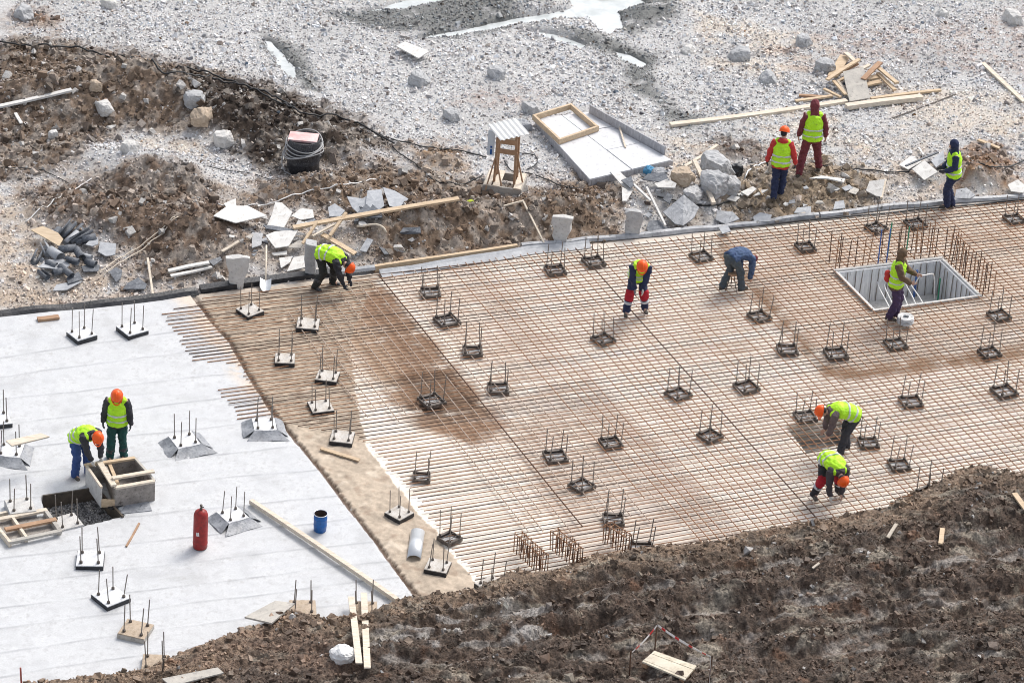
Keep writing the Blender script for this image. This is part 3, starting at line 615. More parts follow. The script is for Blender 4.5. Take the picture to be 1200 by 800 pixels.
ANCH = [
 (96, 391, 'block', 40, 'anchor base on the pale membrane nearest the black bank edging at far left', GM), (155, 385, 'block', 42, 'anchor base on the pale membrane between the bank edging and the loose bar ends', GM),
 (106, 654, 'block', 3, 'black fronted anchor pad facing squarely forward beside the gravel sump', GM), (130, 698, 'block', 42, 'cornerwise black sided anchor pad in the open front part of the membrane', GM),
 (159, 737, 'cap', -14, 'anchor pad with a sandy brown top beside the mud bank', GM), (182, 776, 'cap', 4, 'anchor pad half swallowed by the mud at the membrane front', GM),
 (355, 711, 'cap', 8, 'sandy anchor pad against the mud behind the grey sheet', GM), (427, 712, 'cap', 5, 'anchor bolts rising just behind the two upright planks', GM),
 (273, 603, 'foil', 35, 'anchor base with slate flaps beside the red gas cylinder', GM), (217, 516, 'foil', 30, 'anchor base with slate flaps standing alone right of the two workers at the box', GM),
 (12, 527, 'foil', 0, 'anchor base with slate flaps left of the worker in blue jeans', GM), (24, 592, 'slab', 25, 'anchor base carrying a loose board on its bolts', GM), (-3, 490, 'block', 20, 'anchor base cut by the left picture edge above the slate flapped one', GM),
 (310, 497, 'foil', 15, 'anchor base with a broad slate flap on the membrane border by the sand', GM),
 (293, 363, 'block', 45, 'white topped anchor base nearest the white shovel', GS), (361, 379, 'block', 0, 'white anchor base below the worker bending at the bank', GS), (334, 420, 'block', 3, 'white anchor base midway along the sandy joint', GS),
 (384, 440, 'block', -4, 'white anchor base at the left border of the brown stained bars', GS), (376, 475, 'block', 20, 'white topped anchor base next to the slate flap by the sand', GS), (401, 511, 'block', -3, 'white anchor base right above the short plank on the sand', GS),
 (468, 600, 'block', 48, 'cornerwise white anchor base above the galvanised half pipe', GS), (513, 662, 'block', -13, 'white anchor base right of the galvanised half pipe', GS), (527, 629, 'frame', 45, 'anchor base on the pale concrete border above the half pipe neighbour', GS), (576, 685, 'block', 44, 'white anchor base touching the mud at the end of the sand strip', GS), (494, 557, 'frame', 4, 'first anchor frame on the pale concrete beyond the sand', GS),
 (505, 341, 'frame', 10, 'anchor frame nearest the timber edge board', GR_), (524, 374, 'frame', 36, 'anchor frame second from the timber edge board', GR_), (554, 410, 'frame', 5, 'anchor frame third from the timber edge board', GR_), (584, 453, 'frame', 10, 'anchor frame fourth in the row from the timber edge board', GR_),
 (506, 468, 'frame', 36, 'anchor frame inside the dark brown recess', GR_), (651, 315, 'frame', 15, 'anchor frame below the left pile stub at the bank', GR_), (696, 305, 'frame', 22, 'anchor frame below the middle of the bank film, left of the red trousered worker', GR_), (822, 299, 'frame', 30, 'anchor frame just left of the worker in the blue jacket', GR_),
 (707, 396, 'frame', 42, 'anchor frame at the feet of the worker in red trousers', GR_), (890, 369, 'frame', 33, 'anchor frame at the feet of the worker in the blue jacket', GR_), (944, 288, 'frame', 20, 'anchor frame left of the pit near the far edge', GR_), (1027, 265, 'frame', 45, 'anchor frame behind the blue and green pit bars', GR_),
 (1073, 260, 'frame', 25, 'anchor frame at the far edge left of the navy hooded worker', GR_), (1189, 255, 'frame', 28, 'anchor frame in the far right corner of the mat', GR_), (1171, 368, 'frame', 34, 'anchor frame right of the pit', GR_), (923, 408, 'frame', 5, 'anchor frame left of the long trough mark below the pit', GR_),
 (980, 413, 'frame', 20, 'anchor frame front left of the white tubing coil', GR_), (1050, 401, 'frame', 25, 'anchor frame right in front of the white tubing coil', GR_), (1160, 412, 'frame', 27, 'anchor frame in front of the one right of the pit', GR_), (1177, 457, 'frame', 30, 'anchor frame at the right border halfway down the mat', GR_),
 (1068, 469, 'frame', 15, 'anchor frame behind right of the worker in black trousers', GR_), (944, 486, 'frame', 20, 'anchor frame beside the open trap hole', GR_), (1018, 517, 'frame', 10, 'anchor frame right beside the worker in black trousers', GR_), (1054, 543, 'frame', 14, 'anchor frame between the black trousered worker and the mud crest', GR_),
 (1088, 576, 'frame', 40, 'anchor frame touching the mud crest at right', GR_), (875, 452, 'frame', 30, 'anchor frame left of the open trap hole', GR_), (795, 460, 'frame', 40, 'anchor frame in the middle of the mat below the red trousered worker', GR_), (832, 509, 'frame', 45, 'anchor frame two steps left of the crouching workers', GR_),
 (716, 517, 'frame', 24, 'anchor frame in the lower middle, upper of the left pair', GR_), (651, 533, 'frame', 20, 'anchor frame left of the lower middle pair', GR_), (682, 567, 'frame', 45, 'anchor frame above the stirrup cages', GR_), (719, 607, 'frame', 4, 'anchor frame behind the rightmost stirrup cage', GR_), (752, 641, 'frame', 6, 'anchor frame half behind the mud crest beside the stirrup cages', GR_)]
for a in ANCH:
    zb = .035 if a[5] == GM else (.02 if a[5] == GS and a[2] == 'block' else 0.0)
    anchor(*a, zb=zb)
anchor(79, 611, 'slab', 30, 'concrete capped anchor base standing inside the gravel sump', GM, zb=-.10)
# ---------------------------------------------------------------- the pit with starter bars
def pit():
    c = PITP.mean(0); t = thing('concrete_pit', 'square concrete lined pit with standing bars round it', 'pit', (c[0], c[1], 0))
    P_ = [Vector((p[0]-c[0], p[1]-c[1], 0)) for p in PITP]; n = 4; ctr = Vector((0, 0, 0))
    wallm = mat('pit_wall', (.78, .79, .80), (.60, .61, .63), scale=3, rough=.7, stretch=(6, 6, .6), bump=.2, c3=(.42, .43, .45))
    for i in range(4):
        a, b = P_[i], P_[(i+1) % 4]; d = (b-a).normalized(); nrm = Vector((-d.y, d.x, 0)); nrm = nrm if nrm.dot(-(a+b)) > 0 else -nrm
        sh = 0.0 if i % 2 == 0 else .065
        mb = MB(); mb.bar(a+d*sh+nrm*.03+Vector((0, 0, -.42)), b-d*sh+nrm*.03+Vector((0, 0, -.42)), .06, .92); mb.build('wall', wallm, t)
        mb = MB(); mb.bar(a-d*(.06 if i % 2 == 0 else -.055)-nrm*.02+Vector((0, 0, .065)), b+d*(.06 if i % 2 == 0 else -.055)-nrm*.02+Vector((0, 0, .065)), .06, .035); mb.build('rim_board', concrete_pale, t)
    mb = MB(); mb.prism([tuple((p*.97)[:2]) for p in P_], -.92, -.84); mb.build('floor', concrete_pale, t)
    blue = mat('blue_paint', (.04, .10, .32), (.06, .14, .38), scale=5, rough=.5, bump=0); green = mat('green_paint', (.03, .22, .12), (.04, .28, .16), scale=5, rough=.5, bump=0)
    cnt = 0
    def sbar(p, z0, z1, m, nm='starter_bar', r=.0125):
        mb = MB(); mb.tube([(p.x, p.y, z0), (p.x+random.gauss(0, .02), p.y+random.gauss(0, .02), z1)], r, 5); return mb.build(nm, m, t)
    edges = [(P_[0], P_[1]), (P_[1], P_[2]), (P_[2], P_[3]), (P_[3], P_[0])]
    def row(e, off, us, z0, z1, m=None):
        a, b = e; d = (b-a).normalized(); nrm = Vector((-d.y, d.x, 0)); nrm = nrm if nrm.dot(a+b) > 0 else -nrm
        for u in us:
            sbar(a+(b-a)*(u+random.gauss(0, .008))+nrm*(off+random.gauss(0, .015)), z0, z1*random.uniform(.88, 1.08), m or (rust_dark if random.random() < .6 else rust))
    row(edges[0], .10, [.0, .06, .13, .2, .27, .33, .62, .76, .83, .9, .96], .02, .85)
    row(edges[0], .45, [.02, .1, .5, .68, .72, .78, .84, .88, .94, 1.0], .02, .85)
    row(edges[1], .10, [i/11 for i in range(12)], .02, .85); row(edges[1], .32, [i/10-.05 for i in range(12)], .02, .80)
    row(edges[3], -.09, [.08+i/14 for i in range(13)], -.84, .02, steel); row(edges[0], -.09, [.1+i/13 for i in range(12)], -.84, .04, steel)
    row(edges[1], -.09, [.1+i/9 for i in range(8)], -.84, .04, steel); row(edges[2], -.09, [.1+i/13 for i in range(12)], -.84, .03, steel)
    for u, off, m in ((.42, .12, blue), (.50, .12, blue), (.56, .42, green), (.68, .12, green)):
        a, b = edges[0]; d = (b-a).normalized(); nrm = Vector((-d.y, d.x, 0)); nrm = nrm if nrm.dot(a+b) > 0 else -nrm
        o = sbar(a+(b-a)*u+nrm*off, .02, .95, m, 'painted_bar', .017); o['label'] = 'blue painted bar' if m is blue else 'green painted bar'
    for k in range(6):
        a = P_[1].lerp(P_[0], .30+.06*k)*.9; b = P_[2].lerp(P_[3], .35+.08*k)*.85
        mb = MB(); pts = []
        for i in range(13):
            u = i/12; p = a.lerp(b, u); pts.append((p.x+.05*math.sin(3*u+k), p.y, -.30-.50*u**.6+.12*math.sin(math.pi*u)))
        mb.tube(pts, .016, 6); mb.build('conduit', white_pl, t, True)
    o = sbar(P_[1].lerp(P_[2], .2)*.85, -1.0, -.2, green, 'painted_bar', .02); o['label'] = 'green painted bar'; o = sbar(P_[1].lerp(P_[0], .2)*.86, -1.0, -.1, blue, 'painted_bar', .03); o['label'] = 'blue painted bar'
pit()
# stirrup cages half buried at the mud
def cage(p0, p1, n, label):
    a = wallz(*p0, .0); b = wallz(*p1, .0); t = thing('stirrup_cage', label, 'rebar cage', a, 0, 'stirrup cages by the mud'); d = b-a; x = d.normalized(); y = Vector((-x.y, x.x, 0))
    for i in range(n):
        c = d*(i/(n-1)); w_, h = .16, .52+random.uniform(-.05, .06)
        pts = [c+y*w_*.5+Vector((0, 0, .05)), c+y*w_*.5+Vector((0, 0, h)), c-y*w_*.5+Vector((0, 0, h)), c-y*w_*.5+Vector((0, 0, .05))]
        mb = MB(); mb.tube([p+Vector((random.gauss(0, .012), random.gauss(0, .012), 0)) for p in pts], .012, 5); mb.build('stirrup', rust_dark if i % 2 else rust, t)
    for s in (-1, 1):
        mb = MB(); mb.tube([y*s*.08+Vector((0, 0, .50)), d+y*s*.08+Vector((0, 0, .50))], .012, 5); mb.build('top_bar', rust, t)
cage((606, 648), (637, 676), 13, 'leftmost of the three stirrup cages half buried at the mud'); cage((648, 645), (678, 668), 12, 'middle one of the three stirrup cages at the mud'); cage((710, 636), (735, 652), 10, 'rightmost stirrup cage, next to an anchor frame at the mud')
# ---------------------------------------------------------------- formwork by the sump
def board_px(mb, p, q, z, wd, th): mb.bar(wallz(*p, z), wallz(*q, z), wd, th)
def sump():
    ply = mat('muddy_plywood', (.36, .33, .30), (.20, .18, .165), scale=5, rough=.6, bump=.2, c3=(.10, .085, .075))
    z = .5; A = wallz(124, 542.5, z); B = wallz(158, 537.5, z); C_ = wallz(181, 564, z); D = wallz(135, 572, z); L0 = wallz(101, 546, z); L1 = wallz(119, 572, z)
    o = (A+C_)/2; o.z = 0.03; t = thing('formwork_box', 'open plywood formwork box with battens in front of the green trousered worker', 'formwork', o)
    def pn(a, b, nm, z0, z1, m, th=.03):
        mb = MB(); a = a-o; b = b-o; mb.bar((a.x, a.y, (z0+z1)/2), (b.x, b.y, (z0+z1)/2), th, z1-z0); mb.build(nm, m, t)
    pn(L0, B, 'side_panel', 0, .46, ply); pn(B, C_, 'side_panel', 0, .462, ply); pn(C_, D, 'side_panel', 0, .458, ply); pn(D, A, 'side_panel', 0, .44, ply); pn(L0, L1, 'side_panel', 0, .464, concrete_pale); pn(L1, D+(L1-D)*.02, 'side_panel', .02, .20, timber)
    def bt(a, b, z_, m=timber, wd=.09, th=.045, nm='batten'):
        mb = MB(); a = a-o; b = b-o; mb.bar((a.x, a.y, z_), (b.x, b.y, z_), wd, th); mb.build(nm, m, t)
    bt(L0-(B-L0)*.03, B, .49, timber); bt(D, C_, .485, timber_pale); bt(B, C_, .487, timber_grey, .05); bt(L0, L1, .489, timber_pale, .05)
    bt(A.lerp(L0, .35), D.lerp(L1, .1), .535, timber_pale, .12); bt(A.lerp(B, .12), D.lerp(C_, .12), .44, timber, .07); bt(D.lerp(A, .22)-(C_-D)*.02, C_.lerp(B, .22)+(C_-D)*.1, .585, timber_pale, .10)
    mb = MB(); mb.prism([tuple((p-o)[:2]) for p in (A, B, C_, D)], .04, .07); mb.build('floor_sheet', ply, t)
    # frame of battens at the left border
    z = .16; q = lambda a, b: wallz(a, b, z); o2 = wallz(30, 615, 0); o2.z = .036
    t2 = thing('batten_grid', 'low frame of battens lying beside the gravel sump at the left border', 'formwork', o2)
    for a, b, m, wd, zz in (((-25, 613), (55, 597), timber_pale, .11, .15), ((6, 621), (66, 609), timber_brown, .12, .165), ((11, 634), (72, 621), timber_grey, .10, .14), ((-12, 606), (12, 635), timber_pale, .06, .10), ((15, 606), (31, 629), timber_pale, .06, .10), ((53, 597), (70, 621), timber_grey, .08, .10), ((-20, 603), (40, 592), timber_pale, .06, .06)):
        a = q(*a)-o2; b = q(*b)-o2; mb = MB(); mb.bar((a.x, a.y, zz-.03), (b.x, b.y, zz-.03), wd, .05 if zz > .12 else .14); mb.build('batten', m, t2)
    mb = MB(); mb.prism([tuple((q(*p)-o2)[:2]) for p in ((-20, 606), (52, 600), (68, 619), (11, 632))], .004, .02); mb.build('base_sheet', ply, t2)
    # dark edging boards of the sump
    for p0, p1, lab in (((50, 583), (112, 573.5), 'dark edging board along the back of the gravel sump'), ((115, 576), (144, 607), 'edging board along the right side of the gravel sump')):
        a = wallz(*p0, .03); b = wallz(*p1, .03); c = (a+b)/2; mb = MB(); mb.bar(a-c+Vector((0, 0, -.16)), b-c+Vector((0, 0, -.16)), .04, .44); ob = mb.build('edging_board', mat('wet_dark_board', (.06, .05, .042), (.12, .095, .07), scale=5, rough=.6)); ob.location = c; tag(ob, lab, 'board')
sump()
x_, y_ = [], []
def sump_stones():
    bb0 = SUMP.min(0); bb1 = SUMP.max(0); x = rng.uniform(bb0[0], bb1[0], 5000); y = rng.uniform(bb0[1], bb1[1], 5000); k = sdist(x, y, SUMP) > .04; x, y = x[k], y[k]; n = len(x)
    s = rng.uniform(.012, .035, n); b = np.clip(rng.normal(.20, .10, n), .04, .5); scatter('sump_gravel', x, y, np.full(n, -.24)+s*.3, s, np.stack([b*1.03, b, b*.98], -1), stone_m, rough=.5)
sump_stones()
# ---------------------------------------------------------------- edging along the bank
def edging(name, pts, prof, m, label, cat, dz=0.0, wob=.012):
    """profile (offset away from the slab, height) swept along photo points of the far edge"""
    W = [wallz(a, b, 0) for a, b in pts]; P_ = []
    for i in range(len(W)-1):
        k = max(1, int((W[i+1]-W[i]).length/.25))
        for j in range(k): P_.append(W[i].lerp(W[i+1], j/k))
    P_.append(W[-1]); c = P_[len(P_)//2].copy(); vs = []; n = len(prof)
    for i, p in enumerate(P_):
        d = (P_[min(i+1, len(P_)-1)]-P_[max(0, i-1)]).normalized(); nn = Vector((-d.y, d.x, 0)); w_ = 3.2*wob*mnoise.noise((i*.23, pts[0][0], 1.5)); w2 = 2.2*wob*mnoise.noise((i*.31, pts[0][0], 7.5))
        for a, b in prof: q = p+nn*(a+w_)-c; vs.append((q.x, q.y, b+dz+(w2 if b > .02 else 0)))
    fs = [(i*n+k, i*n+(k+1) % n, (i+1)*n+(k+1) % n, (i+1)*n+k) for i in range(len(P_)-1) for k in range(n)]+[tuple(range(n)), tuple(range(len(vs)-n, len(vs)))[::-1]]
    mb = MB(); mb.add(vs, fs); o = mb.build(name, m); o.location = c; return tag(o, label, cat)
film_m = mat('dirty_film', (.46, .47, .49), (.24, .25, .27), scale=3, rough=.45, bump=.4, bscale=9, c3=(.10, .095, .09))
edging('bank_edging', [(-60, 379), (0, 372), (110, 361), (190, 352), (232, 345)], [(-.05, .02), (.04, .08), (.15, .11), (.19, .02)], black_film, 'black plastic edging between the pale membrane and the bank', 'edging', .01, .02)
edging('bank_edging', [(236, 344), (300, 335), (360, 329), (396, 325)], [(.0, -.02), (.02, .10), (.2, .13), (.22, -.02)], black_film, 'black plastic edging running past the shovel and the bending worker', 'edging', 0, .02)
edging('edging_pipe', [(394, 326), (415, 323), (440, 320)], [(.0, .06), (.03, .12), (.09, .15), (.15, .12), (.18, .06), (.09, .01)], felt_pale, 'short grey roll of film just right of the worker bending at the bank', 'film roll', .02, .004)
edging('edge_board', [(440, 320), (520, 308), (607, 295)], [(.03, -.05), (.03, .16), (.12, .16), (.12, -.05)], timber, 'raw timber edge board standing along the bank', 'board', 0, .004)
edging('edge_film', [(444, 321), (530, 308), (620, 294), (690, 286)], [(-.22, .02), (-.06, .07), (.02, .115), (.02, .0)], felt_pale, 'pale film hung over the foot of the timber edge board', 'film', .004, .015)
edging('edge_film', [(612, 293), (700, 284), (790, 275), (870, 266), (960, 256)], [(-.03, .02), (.0, .09), (.07, .12), (.13, .06), (.13, -.05)], film_m, 'grey film rolled over the bank edge below the rubble heap', 'film', 0, .02)
edging('edge_film', [(962, 256), (1060, 244), (1130, 238), (1200, 231), (1290, 222)], [(-.03, .02), (.0, .09), (.08, .11), (.14, .06), (.14, -.05)], film_m, 'pale film along the bank edge by the navy hooded worker', 'film', 0, .02)
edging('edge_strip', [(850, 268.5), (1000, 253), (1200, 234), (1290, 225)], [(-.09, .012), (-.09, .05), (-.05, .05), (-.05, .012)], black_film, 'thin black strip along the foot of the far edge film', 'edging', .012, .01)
# ---------------------------------------------------------------- loose things lying about
def plank(p, q, wd, th, m, label, cat='plank', dz=0.0, group=None, name='plank', z0=None, z1=None):
    """a board from photo point p to q, resting on the ground"""
    a = at(*p) if z0 is None else wallz(*p, z0); b = at(*q) if z1 is None else wallz(*q, z1)
    up = Vector((0, 0, 1)); a = a+up*(dz+th/2+.01); b = b+up*(dz+th/2+.01); d = b-a; L = d.length; c = (a+b)/2
    # lift it clear of anything between its ends
    lift = max(0.0, max((hz((a+d*u).x, (a+d*u).y)-(a+d*u).z+th/2) for u in (.1, .25, .4, .5, .6, .75, .9))) if z0 is None else 0
    mb = MB(); n = max(2, int(L/.5)); x = d.normalized(); y = up.cross(x).normalized(); zz = x.cross(y); vs = []
    bw = random.gauss(0, .008)*L
    for i in range(n+1):
        u = i/n-.5; o = x*L*u+zz*(bw*(1-4*u*u))
        for s, t_ in ((-1, -1), (1, -1), (1, 1), (-1, 1)): vs.append(o+y*s*wd/2*(1+random.uniform(-.03, .03))+zz*t_*th/2)
    mb.add(vs, [(i*4+k, i*4+(k+1) % 4, (i+1)*4+(k+1) % 4, (i+1)*4+k) for i in range(n) for k in range(4)]+[(3, 2, 1, 0), (n*4, n*4+1, n*4+2, n*4+3)])
    o = mb.build(name, m); o.location = c+up*min(lift, .45); return tag(o, label, cat, group)
def sheet(pts, m, label, cat='sheet', dz=.03, th=.025, tilt=0.0, group=None, name='sheet', curl=0.0, tdir=0):
    """an irregular flat piece with real thickness; outline given in photo points"""
    W = [at(a, b) for a, b in pts]; c = sum(W, Vector())/len(W); zmax = max(hz(p.x, p.y) for p in W+[c]) if True else 0
    zc = c.z*.5+zmax*.5 if zmax < c.z+.4 else c.z
    base = Vector((c.x, c.y, max(zc, 0)+dz)); n = len(W); loc = []
    for p in W:
        l = p-c; z = .6*(p.z-c.z)+tilt*(l.x*math.cos(tdir)+l.y*math.sin(tdir))+curl*(l.x*l.x+l.y*l.y); loc.append(Vector((l.x, l.y, z)))
    mb = MB(); vs = loc+[v+Vector((0, 0, th)) for v in loc]+[Vector((0, 0, 0)), Vector((0, 0, th))]
    mb.add(vs, [(i, (i+1) % n, n+(i+1) % n, n+i) for i in range(n)]+[((i+1) % n, i, 2*n) for i in range(n)]+[(n+i, n+(i+1) % n, 2*n+1) for i in range(n)])
    o = mb.build(name, m); o.location = base; return tag(o, label, cat, group)
def rock(px, py, w_, h, m, label, cat='rock', d=None, group=None, name='rock', sq=.55, seed=0, sink=.15, rz=None, taper=0.0, lean=0.0):
    """broken block: a cube blown towards a sphere and roughened; w_, d and h in metres"""
    rnd = random.Random(seed+int(px*7+py*13)); bm = bmesh.new(); bmesh.ops.create_cube(bm, size=2); bmesh.ops.subdivide_edges(bm, edges=bm.edges[:], cuts=8, use_grid_fill=True)
    off = Vector((rnd.uniform(-50, 50), rnd.uniform(-50, 50), rnd.uniform(-50, 50))); d = d or w_*.85
    cuts = [(Vector((rnd.uniform(-1, 1), rnd.uniform(-1, 1), rnd.uniform(-.2, 1))).normalized(), rnd.uniform(.85, 1.12)) for _ in range(5)]
    for v in bm.verts:
        p = v.co.copy(); s = p.normalized()*1.25; p = p.lerp(s, 1-sq)
        for nn, dd in cuts:
            e = p.dot(nn)-dd
            if e > 0: p -= nn*e
        p += p.normalized()*.15*mnoise.noise(p*1.9+off)+Vector((mnoise.noise(p*4+off), mnoise.noise(p*4-off), mnoise.noise(p*4+off*2)))*.10
        k = 1-taper*(1-p.z)/2; v.co = Vector((p.x*w_/2*k, p.y*d/2*k+lean*p.z, p.z*h/2))
    me = bpy.data.meshes.new(name); bm.to_mesh(me); bm.free(); me.materials.append(m); o = link(bpy.data.objects.new(name, me)); g = at(px, py)
    o.location = (g.x, g.y, g.z+h/2-sink*h); o.rotation_euler = (rnd.uniform(-.06, .06), rnd.uniform(-.06, .06), rnd.uniform(0, 3) if rz is None else rz); return tag(o, label, cat, group)
def felt_roll(p, q, r, m, label, group=None, dz=0.0, arc=300, name='curled_offcut', cat='membrane offcut'):
    """a curled sheet: open tube from p to q"""
    a = at(*p)+Vector((0, 0, r+dz)); b = at(*q)+Vector((0, 0, r+dz)); c = (a+b)/2; d = b-a; x = d.normalized(); y = Vector((0, 0, 1)).cross(x).normalized(); z = x.cross(y); n = 14; vs = []
    st = random.uniform(0, 6)
    for rr in (r, r-.008):
        for e in (0, 1):
            for k in range(n+1): t_ = st+R(arc)*k/n; vs.append(d*(e-.5)+(y*math.cos(t_)+z*math.sin(t_))*rr*(1+.15*e))
    m_ = n+1; fs = [(k, k+1, m_+k+1, m_+k) for k in range(n)]+[(2*m_+k, 3*m_+k, 3*m_+k+1, 2*m_+k+1) for k in range(n)]
    fs += [(k, 2*m_+k, 2*m_+k+1, k+1) for k in range(n)]+[(m_+k, m_+k+1, 3*m_+k+1, 3*m_+k) for k in range(n)]+[(0, m_, 3*m_, 2*m_), (n, 2*m_+n, 3*m_+n, m_+n)]
    mb = MB(); mb.add(vs, fs); o = mb.build(name, m, None, True); o.location = c; return tag(o, label, cat, group)
def cable(pts, r, m, label, name='cable', cat='cable', dz=0.02, wav=.03):
    W = [at(a, b)+Vector((0, 0, dz)) for a, b in pts]; out = []
    for i in range(len(W)-1):
        p0 = W[max(i-1, 0)]; p1 = W[i]; p2 = W[i+1]; p3 = W[min(i+2, len(W)-1)]; k = max(3, int((p2-p1).length/.12))
        for j in range(k):
            t_ = j/k; q = .5*((2*p1)+(p2-p0)*t_+(2*p0-5*p1+4*p2-p3)*t_*t_+(3*p1-p0-3*p2+p3)*t_**3); out.append(q)
    out.append(W[-1]); c = out[len(out)//2].copy(); o2 = []
    for i, q in enumerate(out):
        q = q+Vector((wav*mnoise.noise((i*.11, 3.3, pts[0][0])), wav*mnoise.noise((i*.11, 9.3, pts[0][1])), 0)); g = hz(q.x, q.y)+r+dz
        q.z = max(q.z*.4+g*.6, g*.9+q.z*.1) if not (sdist(np.array([q.x]), np.array([q.y]), SLAB)[0] > 0) else max(.05, q.z); o2.append(q-c)
    mb = MB(); mb.tube(o2, r, 6); o = mb.build(name, m, None, True); o.location = c; return tag(o, label, cat)
# on the membrane
def gas_cylinder():
    g = wallz(234.5, 641, .035); g.z = .036; t = thing('gas_cylinder', 'tall red gas cylinder standing on the pale membrane', 'gas cylinder', g)
    red = mat('red_paint', (.36, .028, .026), (.22, .020, .02), scale=9, rough=.45, bump=.1, c3=(.13, .03, .024))
    mb = MB(); mb.lathe([(0, 0), (.13, .0), (.15, .03), (.15, .1), (.155, .11), (.155, .14), (.15, .15), (.15, .74), (.146, .80), (.125, .86), (.08, .90), (.035, .915), (0, .916)], 28); mb.build('body', red, t, True)
    mb = MB(); mb.lathe([(0, .9), (.03, .9), (.03, .95), (.018, .955), (.018, 1.0), (.028, 1.0), (.028, 1.03), (0, 1.03)], 12); mb.tube([(0, 0, .975), (.06, 0, .975)], .012, 6); mb.build('valve', steel_dark, t, True)
    mb = MB(); mb.lathe([(.135, -.0), (.14, 0), (.14, .028), (.135, .028), (.135, 0)], 28); mb.build('foot_ring', steel_dark, t)
    mb = MB()
    for a, b, c_, d in ((-.5, .44, -.42, .36), (-.42, .36, -.34, .44), (-.28, .36, -.2, .45), (-.2, .45, -.12, .36)):
        p = lambda th, z: (.152*math.sin(th), -.152*math.cos(th), z)
        mb.tube([p(a, b), p((a+c_)/2, (b+d)/2), p(c_, d)], .009, 5)
    mb.build('white_marking', white_pl, t)
gas_cylinder()
def blue_bucket():
    g = wallz(375, 621, .035); g.z = .036; t = thing('bucket', 'dented blue open bucket standing on the pale membrane', 'bucket', g)
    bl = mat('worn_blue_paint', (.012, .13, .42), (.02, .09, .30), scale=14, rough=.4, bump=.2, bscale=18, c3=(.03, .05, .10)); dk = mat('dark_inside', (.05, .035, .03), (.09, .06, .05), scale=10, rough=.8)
    mb = MB(); mb.lathe([(0, 0), (.125, 0), (.13, .01), (.138, .14), (.141, .145), (.137, .15), (.139, .29), (.143, .295), (.139, .30), (.142, .41), (.132, .412)], 26)
    mb.v = [(x*(1+.04*mnoise.noise((x*9, y*9, z*7))), y*(1+.04*mnoise.noise((x*9, y*9, z*7))), z) for x, y, z in mb.v]; mb.build('shell', bl, t, True)
    mb = MB(); mb.lathe([(.131, .411), (.122, .05), (0, .05)], 26); mb.build('inside', dk, t, True)
    mb = MB(); mb.lathe([(.140, .405), (.148, .405), (.150, .416), (.140, .418), (.134, .412)], 26); mb.build('rim', zinc, t, True)
blue_bucket()
def half_pipe():
    a = wallz(489.5, 624, .02); b = wallz(485, 656, .02); c = (a+b)/2; d = b-a; x = d.normalized(); y = Vector((-x.y, x.x, 0)); vs = []; n = 12
    for rr in (.145, .135):
        for e in (-.5, .5):
            for k in range(n+1): t_ = math.pi*k/n; vs.append(d*e+y*rr*math.cos(t_)+Vector((0, 0, rr*.62*math.sin(t_)+.02)))
    m_ = n+1; fs = [(k, k+1, m_+k+1, m_+k) for k in range(n)]+[(2*m_+k, 3*m_+k, 3*m_+k+1, 2*m_+k+1) for k in range(n)]+[(k, 2*m_+k, 2*m_+k+1, k+1) for k in range(n)]+[(m_+k, m_+k+1, 3*m_+k+1, 3*m_+k) for k in range(n)]
    mb = MB(); mb.add(vs, fs); o = mb.build('half_pipe', zinc, None, True); o.location = c; o.location.z = .03; tag(o, 'galvanised half pipe lying arched on the sand strip', 'half pipe')
half_pipe()
plank((294, 591), (465, 707), .10, .09, timber_pale, 'long pale pole lying across the membrane towards the mud', 'pole', .03, name='timber_pole', z0=.04, z1=.04)
plank((163, 614), (148, 641), .04, .03, timber_brown, 'short dark stick on the membrane in front of the sump', 'stick', 0, name='stick', z0=.035, z1=.035)
plank((376, 526), (421, 540), .10, .03, timber, 'short loose plank lying on the sand strip', 'plank', 0, z0=.04, z1=.04)
plank((44, 376), (69, 373), .14, .06, timber_brown, 'short reddish brown board on the membrane by the black edging', 'board', 0, z0=.035, z1=.035)
sheet([(7, 555), (48, 546), (58, 550), (14, 561)], timber_pale, 'pale board balanced on top of the bolts at the left', 'board', 0, .03, name='loose_board').location.z = .79
sheet([(150, 588), (172, 583), (178, 600), (140, 604)], foil, 'crumpled grey film at the foot of the formwork box', 'film', .04, .01, name='crumpled_film')
sheet([(126, 597), (145, 590), (146, 594), (130, 600)], black_film, 'scrap of black strip in front of the formwork box', 'scrap', .05, .02, name='film_scrap')
# near the mud bank
plank((420, 790), (411, 712), .13, .03, timber_pale, 'left one of two pale planks lying up the mud bank', 'plank', .14, 'planks on the mud bank'); plank((430, 792), (426, 704), .13, .03, timber_pale, 'right one of two pale planks lying up the mud bank', 'plank', .17, 'planks on the mud bank')
sheet([(286, 740), (322, 721), (345, 724), (318, 738)], timber_grey, 'grey sheet sticking out of the mud edge behind the sandy anchor pad', 'sheet', .10, .04, name='grey_sheet')
rock(401, 770, .42, .3, white_pl, 'crumpled white bag on the mud left of the two planks', 'bag', .4, name='plastic_bag', sq=.2)
plank((1040, 633), (1050, 617), .07, .03, timber_pale, 'pale splinter of wood stuck in the mud below the crest', 'stick', .03, name='stick'); plank((1102, 640), (1104, 622), .10, .04, timber, 'short board end standing in the mud at right', 'board', .03)
plank((1188, 582), (1204, 604), .12, .04, timber, 'board end at the right picture border on the mud mound', 'board', .06); plank((952, 668), (960, 662), .05, .03, timber_pale, 'small chip of wood on the mud', 'stick', .03, name='stick')
plank((25, 803), (24, 783), .03, .03, mat('red_stake_paint', (.5, .06, .04), (.4, .2, .15), scale=6), 'thin red tipped stake at the front left of the membrane', 'stake', 0, name='stake', z0=.05, z1=.4)
plank((190, 790), (192, 772), .03, .03, steel_dark, 'thin dark stake in the mud at lower left', 'stake', 0, name='stake', z0=.35, z1=.8)
